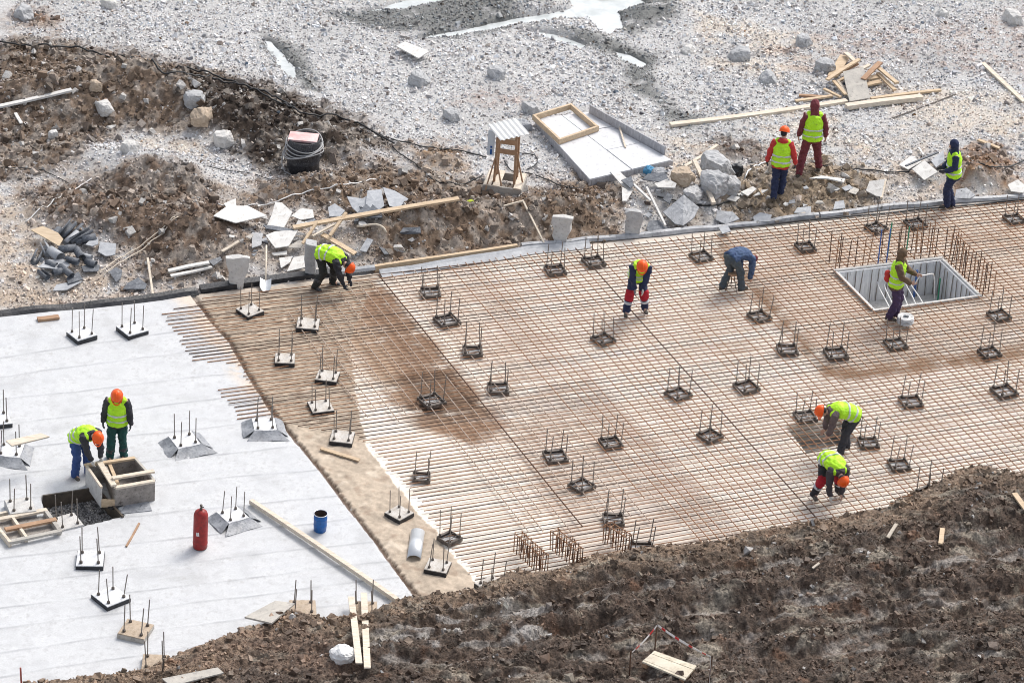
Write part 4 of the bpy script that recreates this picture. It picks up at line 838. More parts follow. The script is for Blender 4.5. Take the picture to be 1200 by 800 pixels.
sheet([(190, 799), (255, 785), (262, 792), (200, 808)], timber_grey, 'weathered board trodden into the mud at lower left', 'board', .04, .03, name='trodden_board')
def hatch():
    W = [at(*p) for p in ((766, 771), (816, 784), (802, 802), (751, 791))]; c = sum(W, Vector())/4; c.z = max(hz(c.x+.12*i, c.y+.12*j) for i in range(-4, 5) for j in range(-4, 5))-.04; t = thing('wooden_cover', 'cream boarded cover lying on the mud inside the barrier tape', 'cover', c)
    L = [Vector((p.x-c.x, p.y-c.y, 0)) for p in W]; cream = mat('cream_boards', (.66, .61, .50), (.55, .49, .38), scale=3, rough=.7, bump=.15, c3=(.42, .36, .27))
    for u0, u1 in ((0, .26), (.29, .86), (.88, 1.0)):
        q = [L[0].lerp(L[3], u0), L[1].lerp(L[2], u0), L[1].lerp(L[2], u1), L[0].lerp(L[3], u1)]; mb = MB(); mb.prism([tuple(p[:2]) for p in q], .05, .085); mb.build('board', cream, t)
    for u in (.06, .92):
        a = L[0].lerp(L[1], u); b = L[3].lerp(L[2], u); mb = MB(); mb.bar(a+Vector((0, 0, .0)), b+Vector((0, 0, .0)), .09, .098); mb.build('bearer', timber_brown, t)
hatch()
def barrier():
    tape = bpy.data.materials.new('striped_tape'); tape.use_nodes = True; tt = tape.node_tree; p = tt.nodes['Principled BSDF']
    tc = N(tt, 'ShaderNodeTexCoord'); wv = N(tt, 'ShaderNodeTexWave', Scale=1.2, wave_type='BANDS', bands_direction='X'); rp = N(tt, 'ShaderNodeValToRGB'); rp.color_ramp.interpolation = 'CONSTANT'
    rp.color_ramp.elements[0].color = (.75, .72, .70, 1); rp.color_ramp.elements[1].color = (.55, .03, .03, 1); rp.color_ramp.elements[1].position = .80
    tt.links.new(tc.outputs['Object'], wv.inputs[0]); tt.links.new(wv.outputs[0], rp.inputs[0]); tt.links.new(rp.outputs[0], p.inputs['Base Color']); p.inputs['Roughness'].default_value = .4
    tops = []
    for (px, py), h, lab in (((767, 766), .72, 'stake at the rear corner of the red and white tape'), ((738, 792), .6, 'stake at the left end of the red and white tape'), ((829, 805), .75, 'stake at the right end of the red and white tape')):
        g = at(px, py); mb = MB(); mb.tube([(0, 0, -.15), (random.gauss(0, .02), 0, h)], .014, 6); o = mb.build('tape_stake', rust_dark); o.location = g; tag(o, lab, 'stake', 'stakes of the barrier tape'); tops.append(g+Vector((0, 0, h-.03)))
    def run(a, b, lab, sag=.04, tail=False):
        c = (a+b)/2; n = 16; vs = []; d = b-a
        for i in range(n+1):
            u = i/n; q = a.lerp(b, u)-c-Vector((0, 0, sag*4*u*(1-u))); tw = .4*math.sin(5*u); s = Vector((0, math.sin(tw)*.02, math.cos(tw)*.022))
            nn = Vector((-d.y, d.x, 0)).normalized()*.002
            vs += [q-s-nn, q+s-nn, q+s+nn, q-s+nn]
        mb = MB(); mb.add(vs, [(i*4+k, i*4+(k+1) % 4, (i+1)*4+(k+1) % 4, (i+1)*4+k) for i in range(n) for k in range(4)]); o = mb.build('barrier_tape', tape); o.location = c; tag(o, lab, 'barrier tape')
    run(tops[0], tops[1], 'red and white tape running to the left stake'); run(tops[0], tops[2], 'red and white tape running to the right stake'); run(tops[2], tops[2]+Vector((.02, -.25, -.55)), 'loose tail of red and white tape at the right stake', 0)
barrier()
# ---------------------------------------------------------------- the bank: pile stubs, sheets, planks
def stub(px, py, w_, h, d, bot, m, label, rz=0, lean=-.12):
    """cut pile head standing in the slope, narrower at its foot"""
    g = at(px, py); mb = MB(); n = 7; vs = []; rows = 6
    sk = [random.uniform(-.03, .03) for _ in range(rows)]
    for j in range(rows):
        v = j/(rows-1); ww = w_/2*(bot+(1-bot)*v**.8); dd = d/2*(.8+.2*v)
        for a, b in ((-1, -1), (-.3, -1.1), (.4, -1.05), (1, -1), (1, 1), (0, 1), (-1, 1)):
            vs.append((a*ww+sk[j]+random.uniform(-.012, .012), b*dd+lean*(v-.5)*-1*h+random.uniform(-.012, .012), -.15+(h+.15)*v+(random.uniform(-.05, .04) if j == rows-1 else 0)))
    mb.add(vs, [(j*n+k, j*n+(k+1) % n, (j+1)*n+(k+1) % n, (j+1)*n+k) for j in range(rows-1) for k in range(n)]+[tuple(range(n))[::-1], tuple(range((rows-1)*n, rows*n))])
    o = mb.build('pile_stub', m, None, False, .012); o.location = g; o.rotation_euler = (0, 0, rz); return tag(o, label, 'pile stub', 'cut pile stubs along the bank')
stub(278, 336, .56, .76, .16, .32, concrete_pale, 'cut pile stub narrowing downwards beside the white shovel', .1); stub(363, 322, .26, .85, .25, .85, conc_blue, 'upright grey pile stub right behind the worker bending at the bank'); stub(657, 283, .50, .64, .16, .40, concrete_pale, 'cut pile stub narrowing downwards above the grey edge film', -.1)
stub(741, 276, .40, .66, .16, .80, concrete, 'square grey pile stub left of the tilted slate sheet', .05)
GC = 'concrete lumps in the gravel'
for px, py, s, m, lab in ((28, 20, .5, conc_blue, 'concrete lump by the brown patch at upper left'), (128, 8, .36, concrete_pale, 'pale concrete lump at the top left picture edge'), (492, 97, .5, conc_blue, 'concrete lump just below the flat board in the gravel'), (583, 90, .44, conc_blue, 'squarish concrete lump between the flat board and the long puddle'),
                          (531, 139, .44, conc_blue, 'concrete lump in the gravel left of the roofed stand'), (623, 131, .44, concrete, 'concrete lump at the corner of the platform frame'), (866, 68, .5, conc_blue, 'concrete lump right of the puddles'), (941, 52, .42, conc_blue, 'concrete lump above the plank heap'), (900, 95, .44, conc_blue, 'concrete lump left of the plank heap'),
                          (968, 82, .5, conc_blue, 'concrete lump touching the plank heap'), (1188, 26, .55, concrete_pale, 'concrete lump in the upper right corner'), (806, 62, .3, concrete_pale, 'small white lump right of the puddles'), (1104, 18, .3, concrete_pale, 'small pale lump near the top right'), (612, 152, .42, foil, 'slate lump between the roofed stand and the platform')):
    rock(px, py, s, s*.85, m, lab, 'concrete lump', group=GC, name='concrete_lump', sq=.72, sink=.34)
GK = 'boulders on the soil mound'
for px, py, s, m, lab in ((122, 131, .42, concrete_pale, 'pale block on the brown soil mound'), (228, 122, .48, conc_blue, 'bluish boulder at the top of the dark soil'), (236, 142, .52, sandcap, 'rounded earth boulder below the bluish one'), (262, 168, .44, concrete_pale, 'pale boulder at the edge of the dark soil'), (153, 178, .42, concrete_pale, 'pale block on top of the grey gravel heap'), (112, 104, .3, sandcap, 'earth clump on the brown mound'), (62, 160, .22, concrete_pale, 'small white stone low on the brown mound')):
    rock(px, py, s, s*.8, m, lab, 'boulder', group=GK, name='boulder', sq=.5)
plank((-8, 130), (84, 109), .14, .05, board_white, 'white plank lying on the brown soil mound', 'plank', .05); plank((18, 135), (25, 147), .08, .03, board_white, 'short white chip on the brown mound', 'stick', .03, name='stick')
sheet([(464, 62), (474, 57), (503, 68), (490, 76)], board_white, 'flat white board on the gravel above a concrete lump', 'board', .16, .03, name='flat_board')
# plank heap
GP = 'planks of the jumbled heap'
HP = [((975, 92), (990, 68), .22, .02), ((990, 68), (1003, 80), .1, .12), ((970, 98), (1004, 82), .08, .14), ((968, 104), (1006, 80), .09, .22), ((982, 101), (1010, 85), .07, .10), ((990, 99), (1018, 84), .08, .16), ((1010, 106), (1030, 86), .12, .28), ((1026, 88), (1050, 108), .10, .22), ((1028, 92), (1048, 112), .09, .12), ((1015, 97), (1032, 94), .16, .08), ((1014, 103), (1032, 99), .14, .05), ((965, 108), (985, 118), .07, .06), ((976, 102), (990, 118), .07, .14), ((981, 100), (994, 118), .06, .10), ((936, 114), (966, 116), .08, .02), ((932, 121), (975, 115), .08, .03)]
for k, (p, q, wd, dz) in enumerate(HP):
    plank(p, q, wd*1.15, .045, (timber, timber_pale, timber_brown, timber)[k % 4] if k not in (9, 10) else timber, 'weathered plank tossed on the jumbled heap behind the two walking workers', 'plank', dz, GP)
sheet([(986, 98), (1010, 94), (1019, 121), (995, 124)], timber_grey, 'grey plywood sheet leaning on the jumbled plank heap', 'sheet', .22, .025, .18, name='plywood_sheet', tdir=1.57)
plank((785, 149), (992, 121), .16, .07, timber_pale, 'longest beam, reaching from the gravel to the plank heap', 'beam', .02, name='timber_beam'); plank((991, 129), (1080, 118), .17, .12, timber_pale, 'thick pale beam in front of the plywood sheet', 'beam', .02, name='timber_beam'); plank((1020, 118), (1102, 108), .10, .05, timber, 'thin beam behind the thick pale one', 'beam', .02, name='timber_beam')
plank((1151, 76), (1200, 122), .12, .05, timber_pale, 'lone plank slanting down at the upper right border', 'plank', .02); plank((1146, 166), (1171, 176), .1, .04, timber, 'short plank on the dusty ground at right', 'plank', .02); plank((1046, 140), (1120, 112), .03, .02, steel_dark, 'thin dark rod on the gravel below the beams', 'rod', .02, name='rod')
# roofed stand
def stand():
    F = [wallz(*p, .27) for p in ((563, 217), (597, 208), (615, 222), (590, 234))]; c = sum(F, Vector())/4; c.z = hz(c.x, c.y); rz = math.atan2((F[1]-F[0]).y, (F[1]-F[0]).x)
    t = thing('roofed_stand', 'small wooden stand with a ribbed white roof on the gravel', 'stand', c, R(-8))
    for y in (-.38, .38): mb = MB(); mb.box((0, y, .13), (.95, .05, .20)); mb.build('base_rail', timber_grey, t)
    for x in (-.45, .45): mb = MB(); mb.box((x, 0, .125), (.05, .7, .2)); mb.build('base_rail', timber_grey, t)
    for x, wd in ((-.36, .17), (-.15, .17), (.36, .18)): mb = MB(); mb.box((x, 0, .247), (wd, .84, .03)); mb.build('base_board', timber_pale, t)
    for x in (-.24, .26):
        for y in (-.2, .2):
            mb = MB(); mb.bar((x, y, .03), (x*.9, y*.9, 1.52), .055, .055, (0, 1, 0)); mb.build('leg', timber_brown, t)
    for z, y, m in ((1.36, -.215, timber_brown), (1.1, -.215, timber_brown), (1.22, .2, timber_pale)):
        mb = MB(); mb.box((.0, y, z), (.5, .02, .13)); mb.build('cross_board', m, t)
    for a, b in (((-.24, -.23, 1.0), (-.02, -.42, .28)), ((-.24, -.23, .9), (-.4, -.42, .1)), ((.27, -.2, 1.1), (.44, -.1, .28))):
        mb = MB(); mb.bar(a, b, .035, .03, (0, 1, 0)); mb.build('brace', timber_brown, t)
    mb = MB(); n = 36; vs = []
    for e in (-1, 1):
        for i in range(n+1): u = i/n-.5; vs.append((u*.78, e*.34, 1.60+.018*math.sin(u*2*math.pi*6)+u*.04+.05*e))
    vs += [(x, y, z-.012) for x, y, z in vs]; m_ = n+1
    mb.add(vs, [(i, i+1, m_+i+1, m_+i) for i in range(n)]+[(2*m_+i, 3*m_+i, 3*m_+i+1, 2*m_+i+1) for i in range(n)]+[(i, 2*m_+i, 2*m_+i+1, i+1) for i in range(n)]+[(m_+i, m_+i+1, 3*m_+i+1, 3*m_+i) for i in range(n)])
    mb.build('roof', white_pl, t).rotation_euler = (0, 0, R(38))
    mb = MB(); mb.box((-.40, .02, 1.16), (.17, .02, .66)); pn = mb.build('panel', mat('pale_blue_panel', (.62, .70, .78), (.55, .62, .70), scale=4), t); mb = MB(); mb.box((-.39, .006, .93), (.045, .012, .14)); mb.box((-.39, .006, 1.06), (.045, .012, .05)); mb.build('mark', mat('blue_mark', (.02, .10, .36)), pn)
stand()
# platform
def platform():
    z = .42; Q = [wallz(*p, z) for p in ((627, 139), (689, 131), (789, 187), (691, 210))]; c = sum(Q, Vector())/4; c.z = 0; t = thing('concrete_platform', 'low platform of pale panels carrying an empty timber frame', 'platform', c); L = [q-c for q in Q]
    sid = mat('streaked_grey_side', (.30, .30, .32), (.46, .46, .48), scale=5, rough=.75, stretch=(3, 3, .6), bump=.3, c3=(.18, .17, .17)); pan = mat('frosted_panel', (.66, .67, .69), (.56, .57, .59), scale=3, rough=.6, bump=.1, c3=(.46, .46, .47))
    mb = MB(); mb.prism([tuple(p[:2]) for p in L], .02, z-.035); mb.build('base', sid, t)
    def quad(u0, u1, v0, v1):
        f = lambda u, v: (L[0].lerp(L[1], u)).lerp(L[3].lerp(L[2], u), v)
        return [tuple(f(u, v)[:2]) for u, v in ((u0, v0), (u1, v0), (u1, v1), (u0, v1))]
    for u0, u1, v0, v1 in ((0, .495, 0, .36), (.505, .98, 0, .30), (0, .495, .367, .997), (.505, .98, .307, .64), (.505, .98, .647, .997)):
        mb = MB(); mb.prism(quad(u0+.004, u1, v0+.003, v1), z-.035, z-.004+random.uniform(-.006, .006)); mb.build('panel', pan, t)
    a, b = L[1].copy(), L[2].copy(); d = b-a; mb = MB(); mb.bar((a.x+d.x*.02, a.y+d.y*.02, z+.10), (a.x+d.x*.9, a.y+d.y*.9, z+.10), .04, .24); mb.build('upstand', sid, t)
    F = [wallz(*p, z+.14) for p in ((626, 135), (669, 122), (700, 148), (656, 163))]; c2 = sum(F, Vector())/4; c2.z = z; t2 = thing('timber_mould', 'empty square timber mould lying on the pale platform', 'frame', c2)
    for i in range(4):
        a = F[i]-c2; b = F[(i+1) % 4]-c2; d = (b-a).normalized(); e = .03 if i % 2 else -.035; mb = MB(); mb.bar((a.x+d.x*e, a.y+d.y*e, .075), (b.x-d.x*e, b.y-d.y*e, .075), .06, .14); mb.build('frame_board', timber, t2)
    plank((733, 174), (725, 147), .04, .03, timber_pale, 'thin pale stick leaning on the platform', 'stick', 0, name='stick', z0=z, z1=z+.05)
platform()
# dark barrel with coiled hose
def barrel():
    g = at(355, 200); t = thing('barrel', 'black barrel with a pink top and grey hose coiled round it', 'barrel', g); blk = mat('speckled_black', (.015, .015, .02), (.05, .05, .055), scale=14, rough=.5, bump=.1, c3=(.16, .16, .17), )
    mb = MB(); mb.lathe([(0, 0), (.37, 0), (.39, .02), (.39, .28), (.40, .30), (.39, .32), (.39, .60), (.40, .62), (.39, .64), (.39, .88), (.37, .9), (.36, .84), (0, .84)], 30); mb.build('shell', blk, t, True)
    mb = MB(); mb.box((-.02, .04, .875), (.70, .44, .05), Matrix.Rotation(R(-3), 3, 'Z')); mb.build('lid_board', mat('pink_board', (.62, .34, .33), (.75, .58, .56), scale=3, rough=.7), t)
    for k in range(5):
        pts = []; r_ = .43+.012*k; z = .80-.07*k
        for i in range(41): a = 2*math.pi*i/40; pts.append((r_*math.cos(a), r_*math.sin(a), z+.10*math.sin(a+.5*k)+.03*math.sin(2*a+k)))
        mb = MB(); mb.tube(pts, .014, 6); mb.build('hose_loop', mat('grey_hose', (.42, .42, .42), (.32, .32, .33), scale=5, rough=.5, bump=0), t, True)
    mb = MB(); mb.tube([(-.42, -.1, .7), (-.5, -.15, .5), (-.5, -.2, .25), (-.42, -.3, .1), (-.2, -.42, .06), (.1, -.42, .1), (.3, -.3, .08)], .014, 6); mb.build('hose_tail', mat('grey_hose', (.42, .42, .42)), t, True)
barrel()
# heap of curled slate offcuts at left
GF = 'curled membrane offcuts in the left heap'; lab = 'curled dark slate offcut in the heap left of the bank edging'
for p, q, r_, dz, m in (((71, 285), (86, 267), .075, .05, felt), ((76, 291), (91, 279), .06, .05, felt_pale), ((82, 291), (107, 277), .06, .09, felt), ((88, 291), (110, 283), .05, .06, felt), ((68, 303), (89, 301), .07, .12, felt), ((89, 301), (96, 312), .07, .10, felt), ((51, 291), (57, 303), .07, .04, felt_pale), ((59, 301), (71, 310), .09, .05, felt_pale), ((40, 311), (46, 299), .07, .0, felt), ((94, 303), (107, 307), .06, .02, felt_pale), ((62, 326), (75, 322), .06, .04, felt), ((77, 312), (92, 316), .06, .1, felt), ((60, 285), (70, 276), .07, .05, felt), ((84, 283), (98, 270), .06, .04, felt), ((96, 290), (112, 286), .07, .08, felt), ((54, 314), (66, 318), .06, .05, felt), ((70, 318), (84, 330), .06, .06, felt), ((100, 312), (112, 316), .06, .05, felt), ((46, 322), (56, 330), .06, .03, felt)):
    felt_roll(p, q, r_*1.25, m, lab, GF, dz*1.2)
for pts, m, lab2, dz in (([(36, 281), (50, 276), (68, 284), (74, 292), (69, 301), (54, 291)], plywood, 'beige board on the heap of curled offcuts', .22), ([(100, 296), (107, 288), (115, 286), (115, 295), (108, 298)], felt_pale, 'rounded pale offcut on the right of the curled heap', .16), ([(115, 302), (117, 289), (136, 292), (135, 305), (124, 307)], felt_pale, 'square pale grey offcut right of the curled heap', .1), ([(44, 320), (56, 311), (74, 310), (82, 317), (74, 324), (58, 321)], felt_pale, 'broad pale sheet draped at the front of the curled heap', .12),
                         ([(95, 316), (108, 312), (117, 315), (115, 322), (98, 323)], felt, 'dark flat offcut at the right foot of the curled heap', .06), ([(78, 330), (92, 322), (97, 332), (80, 338)], felt, 'slate blue sheet at the front foot of the heap', .06), ([(62, 345), (66, 337), (80, 334), (97, 333), (78, 344)], felt_pale, 'long pale strip at the lowest front of the heap', .05), ([(128, 322), (136, 316), (143, 320), (142, 330), (136, 336)], felt, 'slate triangle between the curled heap and the thin rods', .04), ([(144, 343), (150, 335), (162, 328), (172, 337), (170, 343)], felt, 'slate sheet lying close to the black edging', .04)):
    sheet(pts, m, lab2, 'membrane offcut', dz, .02, name='membrane_offcut', curl=.06)
cable([(116, 322), (150, 300), (185, 275), (205, 257)], .013, timber_pale, 'upper one of two thin pale rods over the soil', 'rod', 'rod', .06, 0); cable([(122, 323), (155, 302), (190, 277), (209, 257)], .013, timber_pale, 'lower one of two thin pale rods over the soil', 'rod', 'rod', .06, 0)
plank((173, 306), (179, 348), .05, .04, timber_pale, 'narrow pale batten standing against the bank', 'batten', .05, name='batten')
plank((197, 322), (245, 312), .12, .04, board_white, 'upper one of two white battens by the slate scrap', 'batten', .07, 'white battens on the bank', 'batten'); plank((200, 327), (248, 316), .10, .04, board_white, 'lower one of two white battens by the slate scrap', 'batten', .05, 'white battens on the bank', 'batten')
sheet([(244, 310), (258, 306), (260, 311), (250, 318)], felt, 'slate scrap at the end of the white battens', 'membrane offcut', .08, .02, name='membrane_offcut'); plank((260, 298), (280, 286), .08, .03, timber_pale, 'short pale stick above the cut pile stub', 'stick', .05, name='stick')
def shovel():
    a = wallz(311, 336, .06); b = at(312, 293); b.z += .12; t = thing('shovel', 'white handled shovel leaning on the bank edging', 'shovel', a); d = b-a
    mb = MB(); mb.tube([d*.1, d], .022, 7); mb.build('handle', timber_pale, t, True)
    mb = MB(); vs = []
    for j in range(5):
        v = j/4; p = d*(-.14+.28*v)
        for i in range(7): u = i/6-.5; vs.append((p.x+u*(.26 if j else .2), p.y+.02*abs(u)*2, p.z+.05*(4*u*u)+.02))
    vs += [(x, y, z-.008) for x, y, z in vs]; mb.add(vs, [(j*7+i, j*7+i+1, (j+1)*7+i+1, (j+1)*7+i) for j in range(4) for i in range(6)]+[(35+j*7+i, 35+(j+1)*7+i, 35+(j+1)*7+i+1, 35+j*7+i+1) for j in range(4) for i in range(6)])
    mb.build('blade', zinc, t, True)
shovel()
for pts, m, lab2, dz, tl in (([(250, 258), (266, 254), (290, 258), (312, 268), (276, 270)], board_white, 'broad white sheet at the left end of the middle heap', .10, .1), ([(322, 250), (330, 251), (342, 260), (332, 274), (312, 271), (318, 262)], board_white, 'upright cracked white sheet in the middle heap', .18, .3), ([(341, 259), (352, 252), (366, 254), (368, 261), (352, 263)], board_white, 'small white sheet at the top of the middle heap', .12, .2), ([(311, 283), (322, 280), (349, 280), (338, 298), (322, 299)], board_white, 'white sheet above the grey pile stub with a torn lower rim', .15, .2), ([(335, 297), (350, 288), (358, 290), (352, 298)], timber_grey, 'greyish torn sheet between planks in the middle heap', .12, .1), ([(318, 300), (336, 298), (336, 303), (321, 303)], board_white, 'narrow white strip under the torn sheet', .06, .1), ([(327, 306), (342, 305), (340, 312), (329, 319)], board_white, 'white triangular scrap left of the grey pile stub', .06, .1), ([(344, 306), (357, 304), (357, 319), (336, 323)], board_white, 'white square scrap touching the grey pile stub', .07, .1), ([(308, 272), (318, 273), (346, 278), (340, 281), (312, 276)], felt, 'dark strip across the middle heap', .16, 0), ([(262, 243), (276, 240), (277, 250), (268, 250)], board_white, 'white scrap on the gravel heap foot', .08, .3), ([(295, 276), (308, 278), (306, 292), (295, 295)], conc_blue, 'bluish slab piece left of the shovel handle', .05, .1),
                             ([(406, 242), (424, 244), (432, 240), (424, 258), (412, 252)], felt_pale, 'first grey film piece on the brown berm', .12, .2), ([(430, 238), (446, 238), (450, 248), (438, 256), (428, 250)], felt_pale, 'second grey film piece on the brown berm', .14, .2), ([(418, 258), (432, 249), (446, 254), (448, 262), (430, 263)], felt, 'dark folded film piece on the brown berm', .10, .1), ([(448, 233), (462, 236), (478, 243), (466, 248), (456, 246)], felt_pale, 'right hand grey film piece on the brown berm', .1, .2), ([(384, 250), (392, 246), (404, 253), (398, 257), (386, 257)], felt_pale, 'small pale film piece left of the grey film on the berm', .08, .2), ([(421, 299), (430, 283), (437, 286), (429, 301)], felt_pale, 'upright grey scrap right of the orange plank', .05, .2), ([(468, 280), (472, 274), (492, 273), (493, 281), (474, 284)], felt, 'folded slate scrap on the slope below the long plank', .1, .2), ([(444, 292), (452, 296), (457, 303), (450, 303)], felt, 'slate splinter on the slope near the edge board', .04, 0)):
    sheet(pts, m, lab2, 'sheet', dz, .022, tl*.5, name='torn_sheet', tdir=1.2)
plank((343, 278), (537, 244), .15, .05, timber, 'long plank lying along the brown berm', 'plank', .22); plank((354, 299), (371, 274), .06, .04, timber, 'slim stick left in the middle heap', 'stick', .28, name='stick'); plank((386, 289), (405, 262), .07, .05, timber, 'slim stick behind the bending worker', 'stick', .25, name='stick'); plank((366, 287), (392, 273), .06, .04, timber_pale, 'thin batten crossing the middle heap', 'batten', .2, name='batten'); plank((377, 281), (416, 304), .15, .04, timber, 'orange brown plank sloping down right of the bending worker', 'plank', .12)
cable([(418, 270), (440, 268), (452, 278)], .03, timber_pale, 'short pale crooked strip below the long plank', 'bent_strip', 'strip', .08)
# right hand heap
GB = 'rubble blocks of the right heap'
rock(838, 203, .78, .55, conc_blue, 'largest pale rubble block at the top of the right heap', 'rubble block', .6, GB, 'rubble_block', .85, 3); rock(834, 222, .62, .5, conc_blue, 'angular rubble block in front of the largest one', 'rubble block', .5, GB, 'rubble_block', .85, 5); rock(858, 224, .36, .4, concrete, 'small dark rubble block at the right of the heap', 'rubble block', .34, GB, 'rubble_block', .8, 8); rock(812, 232, .5, .3, concrete, 'low rubble block under the leaning pole', 'rubble block', .4, GB, 'rubble_block', .8, 9); rock(800, 212, .5, .35, sandcap, 'brownish rubble block left of the leaning pole', 'rubble block', .45, GB, 'rubble_block', .6, 2)
for pts, m, lab2, dz, tl in (([(776, 258), (800, 240), (818, 256), (812, 266), (800, 272), (790, 270)], foil, 'large tilted slate sheet at the foot of the right heap', .12, .35), ([(757, 272), (760, 264), (772, 263), (782, 272), (760, 277)], felt, 'slate sheet partly under the large tilted one', .08, .1), ([(752, 221), (758, 215), (778, 212), (784, 220), (770, 222)], felt, 'dark slate sheet in the right heap below the platform', .18, .2), ([(766, 225), (782, 218), (792, 224), (790, 230), (770, 229)], board_white, 'white sheet on the slate one below the platform', .16, .1), ([(714, 211), (724, 210), (742, 222), (738, 230), (726, 222)], board_white, 'white sheet at the corner below the platform', .12, .15), ([(728, 226), (740, 231), (734, 240), (729, 240)], board_white, 'white scrap above the square pile stub', .1, .2), ([(727, 222), (739, 217), (742, 226), (738, 230)], felt, 'dark triangular scrap above the square pile stub', .2, .1), ([(838, 262), (840, 252), (858, 254), (866, 262), (850, 267)], foil, 'slate folded film right of the leaning pole', .08, .2), ([(842, 272), (852, 269), (856, 276), (846, 279)], felt_pale, 'grey rag hanging over the edge film', .1, 0), ([(776, 240), (782, 232), (788, 236), (784, 246)], felt, 'narrow dark scrap in the right heap', .1, .2), ([(868, 228), (882, 222), (886, 226), (876, 234)], board_white, 'white scrap right of the small dark rubble block', .05, .1), ([(882, 233), (892, 226), (900, 226), (890, 232)], board_white, 'white sliver behind the worker in the red jacket', .04, .1), ([(948, 211), (962, 209), (990, 215), (988, 219), (966, 213)], board_white, 'thin white sheets on the dust below the hooded worker', .05, .05), ([(1053, 197), (1066, 189), (1080, 194), (1064, 202)], board_white, 'white sheet left of the dark strip at the right bank', .08, .15), ([(1068, 206), (1082, 198), (1098, 210), (1082, 219)], board_white, 'largest white sheet in front of the navy hooded worker', .16, .25), ([(1090, 197), (1104, 188), (1106, 196), (1096, 204)], felt_pale, 'bluish sheet at the elbow of the navy hooded worker', .16, .2), ([(1014, 230), (1018, 220), (1036, 219), (1032, 237), (1026, 236)], concrete_pale, 'pale broken slab beside a stake on the right bank', .12, .3), ([(1118, 237), (1120, 227), (1132, 225), (1142, 234), (1136, 238)], foil, 'blue grey slab piece right of the navy hooded worker', .08, .1), ([(1180, 222), (1192, 217), (1202, 226), (1198, 232), (1184, 230)], board_white, 'white sheet at the far right end of the bank', .1, .2), ([(930, 253), (934, 247), (950, 247), (950, 254)], felt_pale, 'grey film scrap at the edge below the walking workers', .06, .2), ([(976, 250), (978, 242), (988, 241), (990, 249)], felt_pale, 'small grey scrap on the edge film', .1, .2), ([(882, 258), (890, 253), (904, 256), (902, 263), (884, 263)], felt_pale, 'crumpled grey film at the edge below the red jacketed worker', .06, .15)):
    sheet(pts, m, lab2, 'sheet', dz, .022, tl*.6, name='broken_sheet', tdir=1.4)
rock(862, 206, .30, .34, black_film, 'dark bucket like lump beside the rubble blocks', 'lump', name='dark_lump', sq=.5); rock(762, 205, .30, .26, mat('blue_plastic', (.05, .22, .40), (.08, .28, .46), scale=5, rough=.5), 'small blue plastic can below the platform', 'can', name='plastic_can', sq=.4); rock(772, 208, .34, .26, foil, 'slate crumpled film beside the blue can', 'film', name='crumpled_film', sq=.4)
plank((812, 202), (835, 253), .10, .07, timber_pale, 'leaning pale pole on the rubble blocks', 'pole', .2, name='timber_pole'); plank((802, 201), (840, 176), .08, .05, timber_pale, 'pale batten behind the largest rubble block', 'batten', .1, name='batten'); plank((757, 227), (779, 272), .05, .04, board_white, 'slim white strip sloping through the right heap', 'strip', .15, name='strip'); plank((742, 224), (762, 243), .06, .04, board_white, 'slim white strip above the square pile stub', 'strip', .15, name='strip'); plank((1032, 238), (1037, 216), .06, .05, timber_pale, 'short stake beside the pale broken slab', 'stake', .1, name='stake'); plank((1060, 204), (1098, 188), .05, .03, felt, 'dark strip between the white sheets at the right bank', 'strip', .2, name='strip'); plank((1082, 185), (1076, 176), .05, .03, board_white, 'small white chip on the gravel at the right bank', 'stick', .05, name='stick'); plank((612, 239), (637, 289), .04, .03, timber_pale, 'slim batten leaning on the bank left of a pile stub', 'batten', .08, name='batten'); plank((590, 246), (613, 240), .04, .03, timber_pale, 'thin stick on the brown berm below the roofed stand', 'stick', .08, name='stick'); plank((1126, 214), (1130, 203), .04, .03, timber_pale, 'pale stake just right of the navy hooded worker', 'stake', .12, name='stake')
rock(551, 238, .14, .1, mat('lime_plastic', (.5, .6, .05)), 'tiny lime scrap on the gravel left of the stand', 'scrap', name='plastic_scrap')
# cables and hoses
for k in range(46):
    z = random.random(); x, y = (random.uniform(250, 440), random.uniform(246, 318)) if z < .35 else ((random.uniform(700, 870), random.uniform(205, 268)) if z < .75 else (random.uniform(880, 1195), 262-(random.uniform(880, 1195)-880)*.1-random.uniform(2, 26)))
    n = random.choice((3, 4, 4, 5)); r0 = random.uniform(3, 8); a0 = random.uniform(0, 6); p = [(x+r0*random.uniform(.6, 1.2)*math.cos(a0+2*math.pi*i/n), y+.55*r0*random.uniform(.6, 1.2)*math.sin(a0+2*math.pi*i/n)) for i in range(n)]
    if sdist(np.array([G(x, y)[0]]), np.array([G(x, y)[1]]), SLAB)[0] > -.25: continue
    sheet(p[::-1] if False else p, random.choice((board_white, felt_pale, foil, felt, timber_grey, concrete_pale)), 'small broken scrap lying in the litter along the bank', 'scrap', random.uniform(.03, .10), .02, random.uniform(-.25, .25), 'scraps littering the bank', 'litter_scrap', 0, random.uniform(0, 3))
cable([(-10, 50), (30, 56), (66, 58), (84, 60), (120, 68), (160, 71), (200, 84), (260, 95), (310, 115), (345, 130)], .024, cable_m, 'long black cable crossing the upper left gravel', dz=.07); cable([(150, 70), (190, 88), (250, 96), (300, 108), (335, 124), (352, 136), (400, 142), (432, 155), (462, 172)], .024, cable_m, 'black cable skirting the dark soil', dz=.07); cable([(415, 144), (450, 162), (490, 172), (530, 178), (570, 186)], .018, cable_m, 'black cable running to the roofed stand'); cable([(445, 160), (462, 176), (490, 197), (510, 212), (540, 218), (566, 206)], .016, cable_m, 'black cable looping left of the stand')
